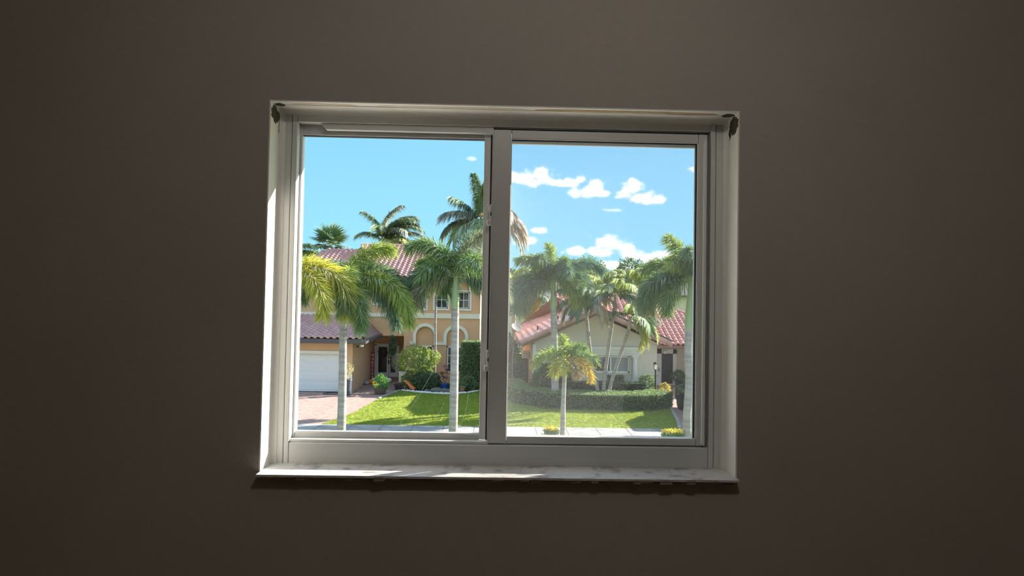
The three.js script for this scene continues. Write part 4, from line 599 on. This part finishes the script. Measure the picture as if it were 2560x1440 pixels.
shrub('shrub', 'dense dark shrub behind the brown fence between the houses', 'shrub', [.35, 0, -41.8], [1.1, 1.45, .9], 5200, .13, .07, M.leafDark, { seed: 33, cy: 1.45 });
shrub('croton', 'tall variegated yellow-green croton tree behind the gable roof', 'tree', [2.6, 0, -52.5], [.78, 1.6, .6], 2600, .22, .11, M.leafCroton, { seed: 29, cy: 4.95, open: 1, stem: .09 });
shrub('shrub', 'loose green shrub with reddish buds left of the lamp post', 'shrub', [7.85, 0, -33.3], [.36, .5, .3], 900, .12, .06, M.leafHedge, { seed: 30, cy: .8, open: 1, stem: .03 });
shrub('croton', 'small yellow-tinged croton right of the lamp post', 'shrub', [8.85, 0, -33.5], [.24, .34, .24], 420, .12, .06, M.leafCroton, { seed: 31, cy: .5, open: 1, stem: .02 });
{ const S = thing('topiary', 'clipped box bush in a trough on the bungalow window ledge', 'shrub', [6.35, .76, -33.82]); const r = rng(8), out = []; for (let i = 0; i < 1800; i++) { const a = r() * 2 - 1, b = r() * 2 - 1, f = r(); const e = 1 - .35 * Math.abs(a) ** 4; out.push(f < .55 ? [V(a * .38, .22 + .19 * b, .13 * e), V(0, 0, 1)] : f < .8 ? [V(a * .38, .41, b * .12), V(0, 1, 0)] : [V(Math.sign(a) * .39, .22 + .19 * b, (r() - .5) * .22), V(Math.sign(a), 0, 0)]); } mesh('foliage', leafCloud(out, .05, .03, 3), M.leafHedge, S); mesh('inner_twigs', rb(-.36, .36, .04, .39, -.1, .11, .05), M.core, S); mesh('trough', rb(-.3, .3, 0, .06, -.1, .1, .02), M.brownFascia, S); }
// flowering plants at the foot of the palms
for (const [x, z, n, lb] of [[2.15, -23.75, 9, 'small yellow and white flowering plant at the foot of the young palm'], [6.75, -23.6, 14, 'low yellow flowering clump left of the right-hand palm trunk'], [7.55, -23.6, 8, 'low pale flowering clump right of the right-hand palm trunk']]) {
  const S = thing('flower_clump', lb, 'flower', [x, 0, z]), r = rng(n), lv = [], fl = []; for (let i = 0; i < n * 40; i++) { const a = r() * 6.28, q = Math.sqrt(r()) * (n > 10 ? .5 : .3); lv.push([V(Math.cos(a) * q, .1 + .18 * r(), Math.sin(a) * q * .6), V(0, 1, 0)]); } for (let i = 0; i < n * 9; i++) { const a = r() * 6.28, q = Math.sqrt(r()) * (n > 10 ? .48 : .28); fl.push([V(Math.cos(a) * q, .28 + .12 * r(), Math.sin(a) * q * .6), V(0, 1, 0)]); }
  mesh('foliage', leafCloud(lv, .12, .04, 5), M.leafHedge, S); mesh('blossom', leafCloud(fl, .09, .06, 6, 1.4), M.flower, S);
}
// trees far behind the houses
[['broad dark tree far behind the bungalow, under the clouds', 6.0, -82, 3.3, 9.3, M.leafFarDark], ['rounded green tree far behind the bungalow ridge', 12.6, -92, 3.4, 10.0, M.leafFar], ['rounded green tree right of the bungalow ridge, far off', 17.8, -83, 3.2, 9.6, M.leafFarDark], ['tree far off behind the right-hand palm crown', 25.5, -93, 3.8, 10.4, M.leafFar], ['tree at the far right behind the dark roofed house', 31.5, -84, 4.2, 10.4, M.leafFarDark], ['tree showing low in the gap between the front houses', 0.4, -57, 1.9, 7.2, M.leafFarDark], ['bushy tree left of the gap, far behind the orange house', -4.5, -64, 2.6, 7.0, M.leafFar], ['green tree behind the orange house at the far left', -17.2, -57, 2.5, 8.6, M.leafFar], ['tall dark tree far left behind the fan palm', -24, -64, 3.6, 9.5, M.leafFarDark], ['tree behind the roof of the orange house near the fan palm', -11.0, -59, 2.2, 8.4, M.leafFar]].forEach(([lb, x, z, rad, top, m], i) => shrub('tree', lb, 'tree', [x, 0, z], [rad, rad * .95, rad * .9], 6500, .30, .15, m, { cy: top - rad * .95, seed: 60 + i, rough: .5, stem: .2, group: 'trees far behind the houses' }));

// ---------------------------------------------------------------- smaller things outside
M.clay = std(rgb(.46, .20, .12)); M.potGrey = std(rgb(.10, .12, .15), { roughness: .5 }); M.potBlue = phys(rgb(.03, .08, .32), { roughness: .3, clearcoat: .5 }); M.potBlack = std(rgb(.05, .05, .055), { roughness: .6 }); M.potStone = std(rgb(.20, .16, .13), { roughness: 1, bumpMap: every(T.fine, .3), bumpScale: .02 });
M.pumpkin = std(rgb(.75, .22, .04), { roughness: .6 }); M.pumpkinWhite = std(rgb(.86, .84, .78), { roughness: .6 }); M.pumpkinGrey = std(rgb(.34, .36, .37), { roughness: .6 });
M.signRed = std(rgb(.26, .025, .03)); M.letter = std(rgb(.80, .77, .72)); M.straw = std(rgb(.66, .55, .34), { roughness: 1 }); M.orangePaint = std(rgb(.85, .25, .08), { roughness: .6 }); M.rock = std(rgb(.25, .25, .20), { roughness: 1, bumpMap: every(T.fine, .25), bumpScale: .03 }); M.fenceWood = [0, 1, 2].map((k) => std(rgb(.24 + .03 * k, .10 + .015 * k, .07 + .01 * k), { map: every(T.wood, .5) }));
const pot = (r0, r1, h, seg = 18) => lathe([[0, 0], [r0, 0], [r1, h * .92], [r1 * 1.08, h * .93], [r1 * 1.08, h], [r1 * .9, h], [r1 * .85, h * .9], [0, h * .9]], seg);
// tall sign leaning in the corner by the front door
{
  const S = thing('harvest_sign', 'tall narrow dark red board with white letters reading HARVEST', 'sign', [-7.38, 0, -39.5], .1);
  mesh('board', rb(-.115, .115, 0, 1.68, -.02, .02, .006), M.signRed, S);
  const font = await new FontLoader().loadAsync('fonts/droid/droid_serif_bold.typeface.json');
  [...'HARVEST'].forEach((ch, i) => { const g = new TextGeometry(ch, { font, size: .15, depth: .008, curveSegments: 4 }); g.computeBoundingBox(); const b = g.boundingBox; mesh('letter', g.translate(-(b.min.x + b.max.x) / 2, 1.44 - i * .222, .02), M.letter, S); });
}
function pumpkin(label, x, z, r, m, y = .012) { const P = thing('pumpkin', label, 'pumpkin', [x, y, z]); const g = new THREE.SphereGeometry(r, 24, 12), p = g.attributes.position; for (let i = 0; i < p.count; i++) { const a = Math.atan2(p.getZ(i), p.getX(i)), k = 1 + .06 * Math.abs(Math.sin(a * 4)); p.setXYZ(i, p.getX(i) * k, p.getY(i) * .78, p.getZ(i) * k); } g.computeVertexNormals(); mesh('body', g.translate(0, r * .78, 0), m, P); mesh('stem', tube([[0, r * 1.4, 0], [.01, r * 1.7, 0], [.03, r * 1.85, .01]], r * .12, 6), M.twig, P); }
pumpkin('small orange pumpkin at the foot of the HARVEST board', -7.17, -37.8, .155, M.pumpkin); pumpkin('white pumpkin just in front of the HARVEST board', -7.1, -38.5, .175, M.pumpkinWhite, .012); pumpkin('grey pumpkin nearest the garage side wall', -7.31, -37.35, .145, M.pumpkinGrey); pumpkin('second grey pumpkin behind the first beside the garage wall', -7.34, -38.1, .14, M.pumpkinGrey); pumpkin('white pumpkin behind the sunflower planter', -6.24, -38.4, .19, M.pumpkinWhite);
{ const P = thing('stone_planter', 'stone bowl planter with bright green plant and a sunflower beside the walk', 'planter', [-5.95, .012, -33.9]); mesh('bowl', pot(.24, .36, .36), M.potStone, P); mesh('foliage', leafCloud(blob(.31, .36, .28, 900, 51, .5), .13, .035, 9), leafMat(.14, .36, .06), P, [0, .6, 0]); const f = mesh('sunflower', leafCloud(Array.from({ length: 26 }, (_, i) => [V(Math.cos(i) * .05, Math.sin(i) * .05, .0), V(Math.cos(i), Math.sin(i), .1)]), .09, .045, 3, .1), M.flower, P, [-.24, .6, .24]); mesh('flower_eye', new THREE.SphereGeometry(.05, 12, 8).scale(1, 1, .4), M.brownFascia, f); }
{ const P = thing('tall_planter', 'tall tapering blue-grey planter with dry twigs at the garage corner', 'planter', [-7.55, .012, -33.35]); mesh('pot', pot(.14, .22, .82), M.potGrey, P); const r = rng(3), t = []; for (let i = 0; i < 24; i++) { const a = r() * 6.28, q = .1 + .25 * r(); t.push(tube([[0, .75, 0], [Math.cos(a) * q * .5, 1.05, Math.sin(a) * q * .5], [Math.cos(a) * q, 1.2 + .4 * r(), Math.sin(a) * q]], .006, 4, 6)); } mesh('twigs', t, M.straw, P); mesh('seed_heads', leafCloud(blob(.3, .28, .25, 160, 6), .06, .04, 2), M.leafPale, P, [0, 1.35, 0]); }
{ const P = thing('plant_pot', 'black pot with a straw scarecrow figure at the edge of the bed', 'planter', [-5.2, .02, -35.6]); mesh('pot', pot(.22, .28, .3), M.potBlack, P); const s = part('scarecrow', P); mesh('straw_body', [rb(-.06, .06, .28, .62, -.05, .05, .04).rotateZ(.25).translate(.2, .0, 0), rb(-.16, .2, .52, .6, -.03, .03, .02).rotateZ(-.5).translate(.0, .05, .02)], M.straw, s); mesh('straw_head', new THREE.SphereGeometry(.085, 12, 8).translate(.1, .78, 0), M.straw, s); }
{ const P = thing('garden_slide', 'orange curved slide-like ornament at the edge of the bed', 'ornament', [-4.62, .02, -35.35], -.4); const s = new THREE.Shape(); [[-.3, .52], [-.18, .54], [.02, .38], [.2, .2], [.32, .16], [.32, .1], [.18, .12], [-.02, .3], [-.2, .46], [-.3, .46]].forEach((p, i) => (i ? s.lineTo(...p) : s.moveTo(...p))); mesh('seat', new THREE.ExtrudeGeometry(s, { depth: .24, bevelEnabled: true, bevelSize: .012, bevelThickness: .012, bevelSegments: 2 }).translate(0, 0, -.12), M.orangePaint, P); for (const z of [-.1, .1]) { mesh('leg', tube([[.05, .32, z], [.14, 0, z]], .02, 6), M.clay, P); mesh('leg', tube([[-.2, .46, z], [-.24, 0, z]], .02, 6), M.clay, P); } }
{ const P = thing('plant_pot', 'terracotta pot by the right side of the front door', 'pot', [-5.72, .012, -40.3]); mesh('pot', pot(.16, .24, .5), M.clay, P); mesh('foliage', leafCloud(blob(.2, .3, .2, 160, 81), .16, .03, 8), M.leafPale, P, [0, .7, 0]); }
{ const P = thing('garden_wall_pier', 'low white plastered garden wall pier beside the lime green shrub', 'pier', [-5.12, .02, -36.3]); mesh('shaft', rb(-.2, .2, 0, .85, -.15, .15, .02), M.cream, P); mesh('cap', rb(-.23, .23, .85, .91, -.18, .18, .015), M.cream, P); }  // short stub of a low garden wall
{ const P = thing('potted_cordyline', 'dark red ti plant in a glossy blue pot', 'potted plant', [-2.72, .02, -35.45]); mesh('pot', pot(.18, .25, .4), M.potBlue, P); mesh('stem', [tube([[0, .35, 0], [-.1, .7, 0], [-.15, .95, 0]], .02, 6), tube([[0, .35, 0], [.12, .75, .03], [.15, 1.15, .05]], .02, 6)], M.twig, P); const lv = new Leaves(), r = rng(4); for (const [x, y, z] of [[-.15, .9, 0], [.15, 1.12, .05], [-.02, .7, .1], [.0, 1.3, 0]]) for (let i = 0; i < 26; i++) { const a = r() * 6.28, e = .9 * r() - .1, d = V(Math.cos(a) * Math.cos(e), Math.sin(e), Math.sin(a) * Math.cos(e)), q = .6 + .8 * r(); lv.blade(V(x, y, z), d, .3 + .12 * r(), .07, d.clone().cross(V(0, 1, .1)).normalize(), .1, [q, q * (r() < .25 ? 3 : 1), q]); } mesh('leaves', lv.geo(), M.leafRed, P); }
{ const P = thing('plant_pot', 'small terracotta pot on the white pebbles below the tall hedge', 'pot', [-1.75, .03, -35.0]); mesh('pot', pot(.12, .17, .3), M.clay, P); mesh('foliage', leafCloud(blob(.22, .15, .2, 200, 83), .12, .03, 8), M.leafHedge, P, [0, .38, 0]); }
[[-3.1, -34.75, .33, .16, .2], [-2.7, -34.7, .26, .15, .2], [-2.42, -34.75, .2, .13, .16], [-3.6, -34.85, .16, .1, .12], [-1.95, -35.0, .15, .13, .14]].forEach(([x, z, a, b, c], i) => { const g = new THREE.IcosahedronGeometry(1, 3), p = g.attributes.position; for (let k = 0; k < p.count; k++) { const q = 1 + .5 * (fbm(p.getX(k) * 1.6 + i * 7, p.getY(k) * 1.6 + p.getZ(k), 3) - .5); p.setXYZ(k, p.getX(k) * a * q, p.getY(k) * b * q, p.getZ(k) * c * q); } g.computeVertexNormals(); const m = mesh('rock', metreUV(g), M.rock, null, [x, b * .75, z]); tag(m, ['largest mossy rock in front of the blue pot, leftmost of the row', 'mossy rock in the middle of the row before the blue pot', 'smaller mossy rock right of the blue pot row', 'small rock on the pebbles left of the rock row', 'small dark rock beside the little terracotta pot'][i], 'rock', 'rocks along the pebble border'); });
// wreaths
{ const W = thing('door_wreath', 'dark dried flower wreath hanging on the glass front door', 'wreath', [-6.98, 1.58, -40.79]); const pts = [], r = rng(6); for (let i = 0; i < 520; i++) { const a = r() * 6.28, b = r() * 6.28; pts.push([V(Math.cos(a) * (.19 + .06 * Math.cos(b)), Math.sin(a) * (.19 + .06 * Math.cos(b)), .05 + .05 * Math.sin(b)), V(Math.cos(a), Math.sin(a), .6)]); } mesh('leaves', leafCloud(pts, .1, .03, 4), leafMat(.10, .08, .09, .2), W); mesh('ring', new THREE.TorusGeometry(.19, .03, 8, 24).translate(0, 0, .04), M.twig, W); }
{ const W = thing('hanging_plant', 'dark green leafy garland hanging at the porch opening', 'plant', [-6.1, 2.78, -38.75]); mesh('leaves', leafCloud(blob(.18, .55, .16, 1200, 91, .4), .1, .05, 3), M.leafDark, W, [0, -.62, 0]); mesh('cord', tube([[0, .02, 0], [0, -.3, 0], [0, -.6, 0]], .01, 5), M.twig, W); }
{ const W = thing('hose', 'dark garden hose lying in a loop before the garage door', 'hose', [-8.3, .03, -33.75]); const p = []; for (let i = 0; i <= 30; i++) { const a = i / 30 * 12.5; p.push([Math.cos(a) * (.3 + .01 * i) * 1.1, .0 + .0006 * i, Math.sin(a) * (.22 + .005 * i)]); } mesh('coil', tube(p, .014, 6, 90), M.potBlack, W); mesh('nozzle', rb(.62, .78, -.012, .02, -.02, .02, .008), M.metalDark, W); }
// satellite dish on a mast
{
  M.dish = std(rgb(.27, .25, .22), { roughness: .5, metalness: .1 });
  const S = thing('satellite_dish', 'grey satellite dish on a strutted mast left of the gable roof', 'satellite dish', [.95, 0, -36.0]);
  const pr = []; for (let i = 0; i <= 10; i++) { const r = (.31 * i / 10); pr.push([r, .42 * r * r]); } for (let i = 10; i >= 0; i--) { const r = (.31 * i / 10); pr.push([r, .42 * r * r - .015]); }
  mesh('reflector', lathe(pr, 32).applyQuaternion(new THREE.Quaternion().setFromUnitVectors(V(0, 1, 0), V(.34, .72, .60).normalize())).translate(.2, 3.5, .1), M.dish, S);
  mesh('mast', tube([[.02, 0, 0], [.02, 1.8, 0], [.1, 3.3, 0]], .03, 8), M.dish, S); mesh('strut', tube([[-.3, 2.2, .05], [-.1, 2.8, .05], [.08, 3.35, .03]], .018, 6), M.dish, S); mesh('strut', tube([[-.12, 2.15, -.1], [0, 2.8, -.05], [.1, 3.35, 0]], .018, 6), M.dish, S); mesh('bracket', rb(.04, .2, 3.28, 3.46, -.06, .08, .02), M.dish, S); mesh('feed_arm', tube([[.14, 3.36, .08], [.32, 3.2, .25], [.42, 3.28, .3]], .014, 6), M.dish, S);
}
// brown board fence between the houses
{
  const F = thing('fence', 'dark brown board fence in the gap between the houses', 'fence', [1.1, 0, -38.6]); const r = rng(5);
  for (let i = 0; i < 13; i++) mesh('board', metreUV(rb(-.95 + i * .145, -.815 + i * .145, .02, 1.78 + .02 * r(), -.015, .015, .006)), M.fenceWood[Math.floor(r() * 3)], F);
  mesh('rail', rb(-.95, .93, .4, .5, -.05, -.015), M.fenceWood[0], F); mesh('rail', rb(-.95, .93, 1.4, 1.5, -.05, -.015), M.fenceWood[0], F);
}
{ M.flagRed = std(rgb(.42, .05, .06), { side: THREE.DoubleSide }); M.flagWhite = std(rgb(.75, .73, .70), { side: THREE.DoubleSide });
  const F = thing('flag', 'small drooping red and white striped flag on the bungalow wall', 'flag', [2.45, 1.7, -33.85]); mesh('pole', [tube([[0, 0, 0], [0, .8, .05]], .012, 6), rb(-.03, .03, -.04, .04, -.15, .01, .01)], M.metalDark, F);
  for (let k = 0; k < 5; k++) { const n = 10, p = [], ix = []; for (let i = 0; i <= n; i++) { const t = i / n, x = .02 + t * .42, y = .78 - k * .05 - t * t * .42, z = .05 + .04 * Math.sin(t * 9); p.push(x, y, z, x - .02, y - .05, z + .004); if (i < n) ix.push(2 * i, 2 * i + 1, 2 * i + 2, 2 * i + 2, 2 * i + 1, 2 * i + 3); } const g = new THREE.BufferGeometry(); g.setAttribute('position', new THREE.BufferAttribute(new Float32Array(p), 3)); g.setIndex(ix); g.computeVertexNormals(); mesh('stripe', g, k % 2 ? M.flagWhite : M.flagRed, F); } }
// lamp post
{
  const L = thing('lamp_post', 'black garden lamp post with glass lantern near the bungalow entrance', 'lamp post', [8.27, 0, -33.1]);
  mesh('post', lathe([[0, 0], [.08, 0], [.08, .12], [.045, .16], [.04, 1.5], [.06, 1.53], [.03, 1.58], [0, 1.58]], 14), M.metalDark, L); mesh('crossbar', rb(-.16, .16, 1.28, 1.3, -.01, .01), M.metalDark, L);
  const n = part('lantern', L, [0, 1.58, 0]); mesh('cage', [rb(-.08, .08, 0, .02, -.08, .08), rb(-.11, .11, .30, .32, -.11, .11), ...[-1, 1].flatMap((a) => [-1, 1].map((b) => tube([[a * .07, 0, b * .07], [a * .1, .3, b * .1]], .008, 5)))], M.metalDark, n); mesh('lantern_glass', new THREE.CylinderGeometry(.125, .09, .28, 4, 1, true).rotateY(Math.PI / 4).translate(0, .16, 0), phys(rgb(.9, .88, .82), { transmission: .6, thickness: 0, roughness: .5, side: THREE.DoubleSide }), n); mesh('roof_cap', new THREE.ConeGeometry(.16, .13, 4).rotateY(Math.PI / 4).translate(0, .385, 0), M.metalDark, n);
}
{ const P = thing('plant_pot', 'dark potted shrub standing at the bungalow doorstep', 'potted plant', [10.95, .012, -38.6]); mesh('pot', pot(.15, .2, .35), M.potBlack, P); mesh('foliage', leafCloud(blob(.35, .3, .3, 420, 95, .5), .18, .05, 4), M.leafDark, P, [0, .6, 0]); }
// dark car on the right-hand driveway
{
  M.carPaint = phys(rgb(.012, .013, .018), { roughness: .25, clearcoat: 1, clearcoatRoughness: .05 }); M.rubber = std(rgb(.02, .02, .02), { roughness: .9 }); M.rim = std(rgb(.4, .4, .42), { roughness: .35, metalness: .8 }); M.tail = phys(rgb(.30, .01, .01), { roughness: .2, clearcoat: 1 });
  const C = thing('car', 'black sport utility car parked on the driveway behind the right-hand palm', 'car', [9.75, .012, -29.1]);   // nose towards the house (-z)
  const s = new THREE.Shape(); s.moveTo(2.2, .42); s.lineTo(2.28, .75); s.quadraticCurveTo(2.28, 1.05, 2.2, 1.12); s.lineTo(2.02, 1.66); s.quadraticCurveTo(1.95, 1.76, 1.75, 1.77); s.lineTo(.1, 1.76); s.quadraticCurveTo(-.15, 1.74, -.35, 1.6); s.lineTo(-.95, 1.12); s.lineTo(-1.9, 1.02); s.quadraticCurveTo(-2.22, .96, -2.26, .7); s.lineTo(-2.26, .42); s.lineTo(-1.86, .36); s.absarc(-1.45, .36, .41, Math.PI, 0, true); s.lineTo(1.0, .3); s.absarc(1.42, .36, .41, Math.PI, 0, true); s.lineTo(2.2, .42);
  mesh('body', new THREE.ExtrudeGeometry(s, { depth: 1.72, bevelEnabled: true, bevelSize: .05, bevelThickness: .07, bevelSegments: 3 }).translate(0, 0, -.86).rotateY(-Math.PI / 2), M.carPaint, C);
  const side = new THREE.Shape(); [[1.9, 1.18], [1.8, 1.64], [.15, 1.64], [-.2, 1.55], [-.75, 1.16]].forEach((p, i) => (i ? side.lineTo(...p) : side.moveTo(...p)));
  for (const x of [-.935, .935]) { mesh('side_window', new THREE.ExtrudeGeometry(side, { depth: .012, bevelEnabled: false }).translate(0, 0, -.006).rotateY(-Math.PI / 2).translate(x, 0, 0), M.pane, C); mesh('mirror', rb(x * 1.0 - .09, x * 1.0 + .09, 1.12, 1.26, -.82, -.68, .03).translate(Math.sign(x) * .1, 0, 0), M.carPaint, C); mesh('door_line', rb(x - .012, x + .012, .45, 1.15, .48, .49, .002), M.rubber, C); mesh('side_sill', rb(x - .03, x + .03, .28, .42, -1.0, 1.0, .02), M.rubber, C); for (const z of [-1.45, 1.42]) { const w = part('wheel', C, [x * .93, .355, z]); mesh('tyre', new THREE.TorusGeometry(.265, .095, 10, 28).scale(1, 1, 1.25).rotateY(Math.PI / 2), M.rubber, w); mesh('rim', new THREE.CylinderGeometry(.2, .2, .16, 20).rotateZ(Math.PI / 2), M.rim, w); } mesh('tail_lamp', rb(x * .83 - .1, x * .83 + .1, .82, 1.12, 2.2, 2.33, .03), M.tail, C); mesh('head_lamp', rb(x * .8 - .14, x * .8 + .14, .74, .9, -2.36, -2.2, .03), M.white, C); }
  mesh('rear_window', rb(-.72, .72, 1.2, 1.6, -.01, .01, .005).rotateX(-.32).translate(0, .05, 2.62), M.pane, C); mesh('windscreen', rb(-.76, .76, -.3, .3, -.008, .008, .004).rotateX(-.92).translate(0, 1.41, -.72), M.pane, C); mesh('bumper', rb(-.9, .9, .36, .58, 2.24, 2.38, .05), M.rubber, C); mesh('bumper', rb(-.9, .9, .36, .56, -2.4, -2.26, .05), M.rubber, C); mesh('number_plate', rb(-.16, .16, .66, .8, 2.33, 2.35, .005), M.white, C);
}
// added ceiling lamp above the picture, put in to brighten the dim wall
{
  const L = thing('added_ceiling_lamp', 'added round frosted ceiling lamp that brightens the window wall', 'lamp', [.22, CY, 1.35]);
  mesh('base_plate', cyl(.17, .17, .03, 0, -.03, 0, 32), M.white, L);
  mesh('added_lamp_dome', lathe([[0, -.13], [.06, -.125], [.11, -.10], [.145, -.06], [.155, -.03], [0, -.03]], 28), new THREE.MeshStandardMaterial({ color: rgb(.8, .78, .74), emissive: rgb(1, .94, .86), emissiveIntensity: 2.2, roughness: .5 }), L);
  const p = new THREE.PointLight(rgb(1, .94, .86), .50, 0, 2); p.name = 'added_lamp_light'; p.position.set(.22, CY - .08, 1.35); p.castShadow = true; p.shadow.radius = 3.5; p.shadow.camera.near = .15; scene.add(p);
}
scene.traverse((o) => { if (o.isMesh) { o.castShadow = true; o.receiveShadow = true; } });
renderer.render(scene, camera);
